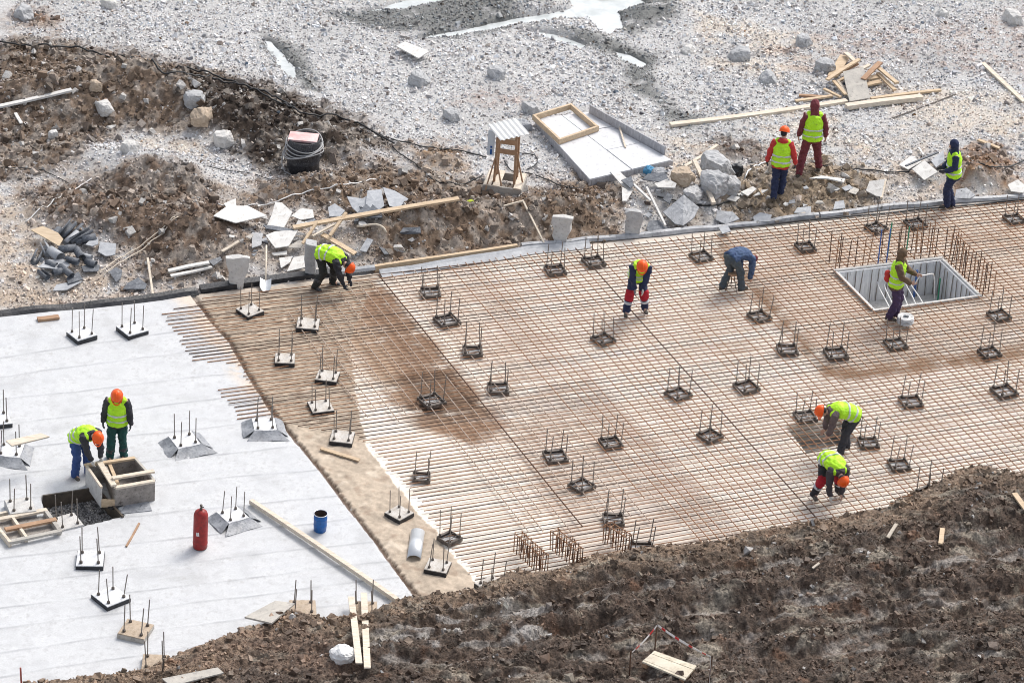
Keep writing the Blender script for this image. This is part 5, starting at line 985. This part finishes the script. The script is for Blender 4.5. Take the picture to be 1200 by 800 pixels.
cable([(608, 181), (626, 183), (630, 192), (618, 200)], .014, cable_m, 'short black cable loop right of the stand'); cable([(590, 186), (600, 202), (625, 206), (660, 219), (690, 222)], .016, cable_m, 'black cable trailing right from the stand base'); cable([(770, 232), (800, 238), (830, 243), (860, 235), (868, 230)], .022, cable_m, 'black hose in front of the rubble blocks'); cable([(872, 212), (880, 200), (902, 190), (925, 188)], .02, zinc, 'grey hose behind the worker in the red jacket')
cable([(958, 196), (1000, 200), (1060, 203), (1090, 192), (1120, 186), (1160, 197), (1205, 186)], .02, cable_m, 'black cable along the right bank'); cable([(-5, 198), (40, 200), (80, 216)], .012, cable_m, 'thin black wire low on the left mound'); cable([(255, 240), (290, 243), (330, 235), (360, 226), (400, 218), (440, 212)], .016, white_pl, 'pale hose crossing the brown berm', 'hose', 'hose'); cable([(30, 262), (60, 240), (95, 218), (108, 210)], .014, white_pl, 'pale cord running up the left gravel heap', 'cord', 'cord'); cable([(240, 195), (290, 204), (320, 212), (350, 214)], .012, cable_m, 'thin black wire in front of the barrel')
cable([(318, 118), (332, 112), (340, 92), (346, 66), (336, 80), (332, 105), (346, 118)], .008, cable_m, 'thin wire loop by the small puddle')
# ---------------------------------------------------------------- people
skin = mat('skin', (.52, .33, .25), (.46, .28, .21), scale=8, rough=.55, bump=0)
hivis = mat('lime_vest', (.50, .90, .03), (.42, .78, .02), scale=5, rough=.6, bump=.25, bscale=14, c3=(.34, .60, .05))
band_m = mat('silver_band', (.62, .63, .66), (.50, .51, .55), scale=6, rough=.35, bump=0)
orange = mat('orange_shell', (.85, .115, .012), (.80, .095, .01), scale=4, rough=.35, bump=0)
boot_m = mat('worn_boot', (.10, .085, .07), (.05, .045, .04), scale=10, rough=.7, bump=.2, c3=(.30, .26, .22))
glove_w = mat('pale_glove', (.62, .61, .58), (.5, .48, .45), scale=9, rough=.8, bump=.1); glove_d = mat('dark_glove', (.03, .035, .05), (.06, .06, .07), scale=9, rough=.8, bump=.1)
def cloth(name, c, c2=None, c3=None): return mat(name, c, c2 or tuple(v*.7 for v in c), scale=6, rough=.85, bump=.35, bscale=16, c3=c3)
def loft(mb, P_, rx, ry, xax, n=14):
    """closed tube through P_ with elliptical rings: rx along xax, ry across"""
    P_ = [Vector(p) for p in P_]; vs = []; m_ = len(P_)
    for i, p in enumerate(P_):
        d = (P_[min(i+1, m_-1)]-P_[max(i-1, 0)]).normalized(); x = Vector(xax); x = (x-d*x.dot(d)).normalized(); y = d.cross(x)
        for k in range(n): t_ = 2*math.pi*k/n; vs.append(p+x*rx[i]*math.cos(t_)+y*ry[i]*math.sin(t_))
    vs += [P_[0], P_[-1]]
    mb.add(vs, [(i*n+k, i*n+(k+1) % n, (i+1)*n+(k+1) % n, (i+1)*n+k) for i in range(m_-1) for k in range(n)]+[(m_*n, (k+1) % n, k) for k in range(n)]+[(m_*n+1, (m_-1)*n+k, (m_-1)*n+(k+1) % n) for k in range(n)])
def limb(mb, P_, r, n=10):
    """tapered limb with rounded ends"""
    P_ = [Vector(p) for p in P_]; r = list(r); Q = [P_[0]]; S = [r[0]]
    for i in range(len(P_)-1):
        for j in (1, 2, 3): u = j/3; Q.append(P_[i].lerp(P_[i+1], u)); S.append(r[i]+(r[i+1]-r[i])*u)
    d0 = (Q[0]-Q[1]).normalized(); d1 = (Q[-1]-Q[-2]).normalized()
    Q = [Q[0]+d0*S[0]*.9, Q[0]+d0*S[0]*.55]+Q+[Q[-1]+d1*S[-1]*.55, Q[-1]+d1*S[-1]*.9]; S = [S[0]*.35, S[0]*.8]+S+[S[-1]*.8, S[-1]*.35]
    mb.tube(Q, S, n)
def ball(mb, c, r, n=12):
    """ellipsoid with radii r (tuple) and optional rotation folded into c's frame"""
    prof = [(math.sin(math.pi*i/n), -math.cos(math.pi*i/n)) for i in range(n+1)]; k0 = len(mb.v); mb.lathe([(max(a, .001), b) for a, b in prof], 14)
    return k0
def remesh(mb, name, m, parent, vox, fold=0.0, smooth=2, seed=0):
    me = bpy.data.meshes.new(name); me.from_pydata(mb.v, [], mb.f); bm = bmesh.new(); bm.from_mesh(me); bmesh.ops.recalc_face_normals(bm, faces=bm.faces[:]); bm.to_mesh(me); bm.free()
    o = bpy.data.objects.new(name, me); sc.collection.objects.link(o); md = o.modifiers.new('r', 'REMESH'); md.mode = 'VOXEL'; md.voxel_size = vox
    if smooth: s = o.modifiers.new('s', 'SMOOTH'); s.iterations = smooth; s.factor = .5
    dg = bpy.context.evaluated_depsgraph_get(); dg.update(); me2 = bpy.data.meshes.new_from_object(o.evaluated_get(dg)); o.modifiers.clear(); o.data = me2; bpy.data.meshes.remove(me)
    me2.name = name; me2.materials.clear(); me2.materials.append(m); me2.shade_smooth()
    if fold:
        n = len(me2.vertices); co = np.empty(n*3, np.float32); no = np.empty(n*3, np.float32); me2.vertices.foreach_get('co', co); me2.vertices.foreach_get('normal', no); co = co.reshape(-1, 3); no = no.reshape(-1, 3)
        q = perlin(co[:, 0]*9+co[:, 2]*11+seed, co[:, 1]*9-co[:, 2]*7)+.6*np.abs(perlin(co[:, 0]*17+seed-co[:, 2]*14, co[:, 1]*15+co[:, 2]*12)); co = co+no*(fold*(q-.1))[:, None]; me2.vertices.foreach_set('co', co.ravel())
    me2.update(); o.parent = parent; return o
def ik(a, b, l1, l2, hint):
    a = Vector(a); b = Vector(b); d = b-a; L = min(d.length, (l1+l2)*.995); x = d.normalized(); b = a+x*L; c = (l1*l1+L*L-l2*l2)/(2*L); h = math.sqrt(max(l1*l1-c*c, 0)); hv = Vector(hint); hv = hv-x*hv.dot(x); hv.normalize()
    return a+x*c+hv*h, b
def person(label, feet, rz, lean, hip, hands, jacket_c, trouser_c, head='helmet', vest=True, headpitch=20, headyaw=0, gloves=None, boots=None, hipback=0.0, knee=None, curve=.35, handdir=((0, -.5, -.8), (0, -.5, -.8)), zf=0.0, hood_c=None, cuffs=None, side=0.0, sc_=1.0, shinc=None, toes=(8, -8)):
    """feet: photo points of the two shoes (left one in the photo first is not required); person faces local -Y, rz turns it"""
    W = [at(*p) for p in feet]; base = (W[0]+W[1])/2; base.z = max(W[0].z, W[1].z)*.5+min(W[0].z, W[1].z)*.5+zf; inv = Matrix.Rotation(-R(rz), 3, 'Z')
    lf = [inv @ (w_-base) for w_ in W]
    for f in lf: f.z = f.z+zf if False else 0.0
    if lf[0].x < lf[1].x: lf = lf[::-1]      # index 0: the person's left (+x)
    seed = int(feet[0][0])
    P = Vector((side*.3, hipback, hip)); X = Vector((1, 0, 0)); th = R(lean); th2 = R(lean*(1+curve*.5)+4); dirv = lambda a: Vector((0, -math.sin(a), math.cos(a)))
    W1 = P+dirv(th*.75)*.20; C_ = W1+dirv(th)*.20; Nk = C_+dirv(th2)*.16; up2 = dirv(th2); fr2 = Vector((0, -math.cos(th2), -math.sin(th2)))
    hy = R(headyaw); hp = R(headpitch)+th2; hd = dirv(hp*.85+th2*.15-R(headpitch)*.1); nb = Nk+up2*.06; Hc = nb+hd*.16; hf = Vector((0, -math.cos(hp), -math.sin(hp))); hfy = (hf*math.cos(hy)+X*math.sin(hy)).normalized(); hx = hd.cross(hfy).normalized()*-1; hu = hfy.cross(hx).normalized(); hu = hu if hu.dot(hd) > 0 else -hu
    HM = lambda v: Hc+hx*v[0]-hfy*v[1]+hu*v[2]          # head frame: y backwards, z to the crown
    sh = [Nk+X*.185-up2*.02, Nk-X*.185-up2*.02]; hp_ = [P+X*.095, P-X*.095]; an = [f+Vector((0, 0, .10)) for f in lf]
    kn = []; an2 = []
    for i in range(2):
        k_, e_ = ik(hp_[i], an[i], .43, .42, knee or (.0, -1, .15)); kn.append(k_); an2.append(e_)
    el = []; wr = []
    for i in range(2):
        s = 1 if i == 0 else -1; e_, w_ = ik(sh[i], Vector(hands[i]), .29, .26, (s*.75, .75, -.25) if lean < 50 else (s*.8, .15, .5)); el.append(e_); wr.append(w_)
    root = thing('person', label, 'person', base, R(rz)); root.scale = (sc_,)*3
    # body: one continuous surface (trunk, limbs, hands or wrists, head with face)
    def hand(mb, i, grow=0.0):
        w_ = wr[i]; d = Vector(handdir[i]).normalized(); s = 1 if i == 0 else -1; side_ = (X*s-d*d.dot(X)*s).normalized(); pn = d.cross(side_); palm = w_+d*.05
        loft(mb, [w_-d*.02, w_+d*.02, w_+d*.06, w_+d*.095], [.026+grow, .036+grow, .044+grow, .040+grow], [.022+grow, .019+grow, .017+grow, .014+grow], pn, 10)
        for k, (o_, L) in enumerate(((-.030, .062), (-.010, .074), (.010, .070), (.029, .054))):
            a = w_+d*.088+pn*o_; b = a+d*L*.5+side_*-.010; c_ = b+d*L*.42-side_*.028; mb.tube([a, b, c_], [.0105+grow*.6, .0095+grow*.6, .008+grow*.6], 6)
        a = w_+d*.03-pn*.034; mb.tube([a, a+d*.03-pn*.028-side_*.008, a+d*.062-pn*.03-side_*.022], [.013+grow*.6, .011+grow*.6, .009+grow*.6], 6)
    mb = MB(); loft(mb, [P-dirv(th*.75)*.06, P, W1, C_, Nk, nb], [.13, .155, .135, .155, .12, .05], [.09, .105, .09, .10, .075, .055], X)
    limb(mb, [nb-hd*.04, nb+hd*.08], [.055, .052])
    for i in range(2):
        limb(mb, [hp_[i], kn[i], an2[i]], [.078, .054, .040]); limb(mb, [sh[i], el[i], wr[i]], [.05, .038, .027]); limb(mb, [an2[i], lf[i]+Vector((0, -.12, .04))], [.04, .032])
        limb(mb, [C_+X*(.10 if i == 0 else -.10), sh[i]], [.07, .055])
        if gloves is None or gloves[i] is None: hand(mb, i)
    k0 = ball(mb, None, None); mb.v[k0:] = [tuple(HM((x*.074, y*.092+.004, z*.108))) for x, y, z in mb.v[k0:]]
    k0 = ball(mb, None, None); mb.v[k0:] = [tuple(HM((x*.052, y*.05-.040, z*.06-.062))) for x, y, z in mb.v[k0:]]
    loft(mb, [HM((0, -.086, .018)), HM((0, -.104, -.014)), HM((0, -.092, -.034))], [.008, .016, .010], [.008, .014, .008], hx, 8)
    for s in (-1, 1):
        loft(mb, [HM((s*.074, .01, .028)), HM((s*.082, .014, .0)), HM((s*.074, .008, -.030))], [.008, .012, .008], [.012, .018, .010], hx, 8)
        loft(mb, [HM((s*.012, -.084, .026)), HM((s*.045, -.074, .028))], [.008, .008], [.010, .008], hu, 6)
    loft(mb, [HM((-.022, -.085, -.056)), HM((0, -.093, -.056)), HM((.022, -.085, -.056))], [.007, .009, .007], [.006, .008, .006], hu, 6)
    body = remesh(mb, 'body', skin, root, .0095, smooth=1)
    eyes = mat('eye', (.05, .035, .03), (.03, .02, .02), scale=4, rough=.2, bump=0)
    for s in (-1, 1):
        mb = MB(); k0 = ball(mb, None, None, 6); mb.v[k0:] = [tuple(HM((s*.03+x*.011, -.082+y*.008, .010+z*.008))) for x, y, z in mb.v[k0:]]; mb.build('eye', eyes, root, True)
    if gloves:
        for i in range(2):
            if gloves[i]: mb = MB(); hand(mb, i, .004); remesh(mb, 'glove', gloves[i], root, .008, smooth=1)
    # trousers
    mb = MB(); loft(mb, [P-dirv(th*.75)*.12, P-dirv(th*.5)*.02, P+dirv(th*.75)*.12, P+dirv(th*.75)*.17], [.12, .185, .165, .15], [.10, .135, .115, .10], X)
    for i in range(2): limb(mb, [hp_[i]-Vector((0, 0, .01)), kn[i], an2[i]-(kn[i]-an2[i])*.02-Vector((0, 0, .02))], [.115, .092, .084])
    remesh(mb, 'trousers', trouser_c, root, .015, .022, seed=seed)
    if shinc:
        for i in range(2):
            v0, v1 = kn[i].lerp(an2[i], -.10 if shinc == 'red' else .0), kn[i].lerp(an2[i], .40)
            mb = MB(); loft(mb, [v0-(v1-v0)*.3, v0, v1, v1+(v1-v0)*.04], [.09, .106, .102, .07], [.09, .108, .104, .07], X); ob = remesh(mb, 'knee_panel', mat('red_panel', (.42, .015, .03), (.34, .012, .025), scale=6, rough=.8, bump=.2), root, .013, .022, seed=seed)
            for u in (.50, .58):
                c_ = kn[i].lerp(an2[i], u); dd = (an2[i]-kn[i]).normalized(); mb = MB(); loft(mb, [c_-dd*.012, c_+dd*.012], [.099, .098], [.099, .098], X, 16); mb.build('shin_band', band_m, root, True)
    # boots
    for i in range(2):
        f = lf[i]; fd = Matrix.Rotation(R(toes[i]), 3, 'Z') @ Vector((0, -1, 0)); bx = Vector((-fd.y, fd.x, 0))
        mb = MB(); loft(mb, [f-fd*.085+Vector((0, 0, .045)), f-fd*.05+Vector((0, 0, .05)), f+fd*.06+Vector((0, 0, .048)), f+fd*.15+Vector((0, 0, .036)), f+fd*.19+Vector((0, 0, .03))], [.03, .042, .048, .046, .02], [.035, .048, .045, .034, .02], bx)
        hh = .30 if boots == 'tall' else .14
        limb(mb, [f-fd*.02+Vector((0, 0, .06)), an2[i]+(kn[i]-an2[i])*(.10 if boots != 'tall' else .42)], [.060, .066 if boots != 'tall' else .098]); mb.box((f.x+fd.x*.05, f.y+fd.y*.05, .014), (.085, .27, .028), Matrix.Rotation(R(toes[i]), 3, 'Z'))
        remesh(mb, 'boot', boot_m if boots != 'tall' else mat('dark_rubber_boot', (.03, .03, .035), (.06, .06, .065), scale=8, rough=.5, bump=.1, c3=(.16, .15, .14)), root, .011)
    # jacket
    mb = MB(); hem = P-dirv(th*.7)*(.10 if lean < 60 else .03)
    loft(mb, [hem-dirv(th*.7)*.02, hem, P+dirv(th*.75)*.06, W1, C_, C_.lerp(Nk, .6), Nk+up2*.02, Nk+up2*.085], [.175, .215, .21, .195, .212, .195, .15, .092], [.135, .165, .155, .142, .147, .132, .112, .095], X, 18)
    for i in range(2):
        s = 1 if i == 0 else -1; limb(mb, [C_+X*s*.09+up2*.04, sh[i], el[i], wr[i]+(el[i]-wr[i])*.10], [.10, .090, .074, .058])
    jk = remesh(mb, 'jacket', jacket_c, root, .014, .020, seed=seed)
    if cuffs:
        pass
    # vest
    if vest:
        mb = MB(); g_ = .022; low = P-dirv(th*.7)*.04
        loft(mb, [low-dirv(th*.7)*.015, low, P+dirv(th*.75)*.08, W1, C_, C_.lerp(Nk, .55), Nk+up2*.0, Nk+up2*.025], [.205, .236, .232, .219, .229, .20, .135, .10], [.16, .186, .180, .168, .173, .157, .130, .105], X, 20)
        for i in range(2):
            s = 1 if i == 0 else -1; limb(mb, [C_+X*s*.10+up2*.09+fr2*0, Nk+X*s*.115-up2*.005], [.105, .088])
        v = remesh(mb, 'safety_vest', hivis, root, .013, .020, seed=seed)
        for a, b, rx, ry in ((P+dirv(th*.75)*.06, P+dirv(th*.75)*.095, .240, .188), (W1+dirv(th)*.01, W1+dirv(th)*.045, .231, .181)):
            mb = MB(); dd = (b-a).normalized(); loft(mb, [a, a+dd*.003, b-dd*.003, b], [rx-.01, rx+.006, rx+.004, rx-.012], [ry-.01, ry+.006, ry+.004, ry-.012], X, 28); remesh(mb, 'reflective_band', band_m, v, .009, .020, 1, seed)
    # head wear
    if head in ('helmet', 'cap'):
        m_ = orange if head == 'helmet' else cloth('dark_red_cap', (.16, .02, .03))
        mb = MB(); prof = [(.128, -.002), (.130, .012), (.124, .05), (.108, .092), (.078, .124), (.04, .140), (.001, .144)] if head == 'helmet' else [(.088, -.02), (.095, .02), (.09, .07), (.06, .105), (.001, .118)]
        mb.lathe(prof+[(.001, .02)], 22); mb.v = [tuple(HM((x*.95, y*1.10+.005, z+.022))) for x, y, z in mb.v]; hm = mb.build('hard_hat' if head == 'helmet' else 'knit_cap', m_, root, True)
        if head == 'helmet':
            mb = MB(); pts = []
            for r_, z in ((.122, .0), (.140, -.004), (.140, .004), (.122, .010)): pts.append((r_, z))
            mb.lathe(pts+[pts[0]], 22); mb.v = [tuple(HM((x*.95, y*1.10+.005-(.055*max(0, -y/.14)**2), z+.022))) for x, y, z in mb.v]; mb.build('brim', m_, hm, True)
            mb = MB(); mb.tube([HM((0, -.11, .105)), HM((0, -.05, .158)), HM((0, .03, .166)), HM((0, .1, .125))], .014, 6); mb.build('crown_ridge', m_, hm, True)
            mb = MB(); k0 = ball(mb, None, None); mb.v[k0:] = [tuple(HM((x*.082, y*.085+.022, z*.095-.002))) for x, y, z in mb.v[k0:]]; mb.build('knit_cap', cloth('dark_liner', (.03, .03, .035)), root, True)
    if head == 'hood' or hood_c:
        mb = MB(); hc_ = hood_c or jacket_c
        if head == 'hood':
            k0 = ball(mb, None, None); mb.v[k0:] = [tuple(HM((x*.112, y*.115+.030, z*.145+.004))) for x, y, z in mb.v[k0:]]; limb(mb, [Nk+up2*.02, HM((0, .03, -.06))], [.10, .095])
            remesh(mb, 'hood', hc_, root, .012, .012, seed=seed+2)
        else:
            limb(mb, [Nk+X*.09+up2*.03-fr2*.06, Nk+up2*.045-fr2*.10, Nk-X*.09+up2*.03-fr2*.06], [.05, .07, .05]); remesh(mb, 'hood', hc_, root, .013, .01, seed=seed+2)
    return root, HM, wr, P
navy = cloth('navy_cloth', (.018, .026, .065), (.03, .04, .09)); black_c = cloth('black_cloth', (.022, .022, .028), (.04, .04, .045)); charcoal = cloth('charcoal_cloth', (.05, .05, .058), (.03, .03, .036))
d = (0, -.45, -.85)
person('worker in black clothes and lime vest bending low beside the grey pile stub', [(369, 340), (390, 334)], 62, 96, .86, [(.10, -.62, .30), (-.16, -.62, .32)], black_c, cloth('olive_black', (.035, .035, .033)), headpitch=0, gloves=(glove_d, glove_d), hipback=.10, zf=.03, boots='tall')
person('worker in green trousers and lime vest standing behind the plywood box', [(129, 538), (145, 536)], 2, 6, .93, [(.31, -.12, .80), (-.32, -.06, .80)], charcoal, cloth('green_cloth', (.012, .075, .065), (.02, .055, .05)), headpitch=48, gloves=(glove_d, glove_d), boots='tall', zf=.0, handdir=((0, -.2, -1), (0, -.2, -1)))
person('worker in blue jeans and lime vest bending over beside the plywood box', [(88, 560), (103, 556)], 42, 62, .92, [(.16, -.50, .47), (-.02, -.55, .40)], charcoal, cloth('blue_denim', (.03, .065, .20), (.05, .09, .24)), headpitch=0, gloves=(glove_w, glove_w), hipback=.14, hood_c=None)
person('worker in red kneed trousers stooping in the middle of the rebar mat', [(733, 372), (755, 368)], 6, 40, .92, [(.06, -.36, .72), (-.10, -.36, .74)], navy, navy, headpitch=18, gloves=(glove_w, cloth('grey_glove', (.2, .2, .22))), hipback=.10, shinc='red', zf=.09)
person('worker in a blue jacket without a vest bending away from the viewer', [(846, 342), (868, 344)], 132, 104, .88, [(.16, -.40, .20), (-.16, -.40, .20)], cloth('blue_cloth', (.035, .065, .15), (.085, .13, .22), (.018, .03, .08)), cloth('grey_green_cloth', (.085, .105, .12), (.06, .075, .09)), head='cap', vest=False, headpitch=0, hipback=.12, zf=.09)
person('worker in a red jacket, lime vest and orange helmet seen from behind', [(906, 236), (915, 226)], 172, 3, .93, [(.36, .0, .82), (-.40, -.02, .80)], cloth('red_cloth', (.52, .05, .045), (.42, .035, .035)), navy, headpitch=22, headyaw=-25, gloves=(glove_d, glove_d), hood_c=cloth('red_cloth', (.52, .05, .045)), handdir=((0, -.2, -1), (0, -.2, -1)))
person('worker in a maroon hooded suit and lime vest seen from behind', [(936, 206), (958, 202)], 183, 3, .95, [(.34, -.03, .83), (-.35, -.05, .83)], cloth('maroon_cloth', (.13, .025, .035), (.20, .05, .06), (.08, .02, .03)), cloth('maroon_cloth', (.13, .025, .035)), head='hood', headpitch=24, headyaw=-15, handdir=((0, -.2, -1), (0, -.2, -1)), sc_=1.06)
person('worker in navy hooded clothes and lime vest standing sideways on the bank edge', [(1109, 245), (1115, 243)], -82, 4, .92, [(.13, -.24, 1.04), (-.07, -.26, 1.03)], navy, navy, head='hood', headpitch=10, gloves=(glove_d, glove_d), zf=.04, handdir=((0, -1, -.1), (0, -1, -.1)))
r9, HM9, wr9, P9 = person('worker in a brown hood and lime vest pulling white tubing beside the pit', [(1041, 378), (1048, 374)], 80, 2, .92, [(-.02, -.42, 1.22), (-.16, -.34, 1.06)], cloth('brown_cloth', (.10, .065, .04), (.16, .11, .07)), cloth('plum_cloth', (.045, .028, .07), (.07, .045, .10)), head='hood', headpitch=12, zf=.08, handdir=((0, -1, .1), (.2, -1, .0)))
mb = MB(); limb(mb, [(-.02, .22, 1.16), (.02, .20, .98)], [.07, .09]); remesh(mb, 'pouch', cloth('red_cloth', (.52, .05, .045)), r9, .012, .01)
person('worker in brown sleeves and dark trousers bending towards the trap hole', [(984, 536), (991, 529)], -76, 80, .92, [(.10, -.44, .40), (-.14, -.44, .38)], cloth('taupe_cloth', (.10, .075, .075), (.14, .11, .11)), cloth('dark_grey_cloth', (.035, .036, .045), (.055, .055, .065)), headpitch=-20, gloves=None, hipback=.16, zf=.09)
person('worker with maroon knees crouching lowest on the mat near the mud', [(953, 586), (982, 582)], 24, 92, .84, [(.05, -.52, .26), (-.18, -.50, .26)], cloth('charcoal_brown', (.07, .06, .065), (.05, .045, .05)), black_c, headpitch=0, gloves=(None, glove_w), hipback=.12, shinc='red', zf=.09)
# tubing coil and the tube being pulled from it
def coil():
    g = wallz(1060.5, 378, .10); t = thing('tubing_coil', 'coil of white tubing lying on the mat beside the pit worker', 'tubing coil', g)
    for k in range(5):
        for j in range(4):
            mb = MB(); r_ = .085+.030*j+.008*(k % 2); mb.tube([(r_*math.cos(2*math.pi*i/28), r_*math.sin(2*math.pi*i/28), .018+.034*k+.006*math.sin(i+j)) for i in range(29)], .017, 6); mb.build('tubing_loop', white_pl if k > 3 else zinc, t, True)
coil()
def pulled():
    M_ = Matrix.Translation(r9.location) @ Matrix.Rotation(r9.rotation_euler.z, 4, 'Z'); a = M_ @ (wr9[0]+Vector((0, -.10, .0))); g = wallz(1095, 350, -.6); b = M_ @ (wr9[1]+Vector((0, -.09, 0))); c = a.copy(); pts = [b, (a+b)/2, a]
    P1 = a; P2 = a+Vector((.35, -.02, .06)); P3 = g+Vector((-.1, 0, .9)); P4 = g
    for i in range(1, 17): u = i/16; pts.append(P1*(1-u)**3+P2*3*u*(1-u)**2+P3*3*u*u*(1-u)+P4*u**3)
    mb = MB(); mb.tube([p-c for p in pts], .013, 6); o = mb.build('white_tube', white_pl, None, True); o.location = c; tag(o, 'white tube held by the worker in the brown hood and dropping into the pit', 'tube')
pulled()
g = at(856, 343); t = thing('wire_stool', 'small dark wire stool between the legs of the worker in the blue jacket', 'stool', (g.x, g.y, .09))
for a, b in ((-.1, -.08), (.1, -.08), (.0, .12)): mb = MB(); mb.tube([(a*1.3, b*1.3, 0), (a*.3, b*.3, .42)], .012, 5); mb.build('leg', steel_dark, t)
mb = MB(); mb.box((0, 0, .43), (.2, .2, .03)); mb.build('seat', timber_brown, t)
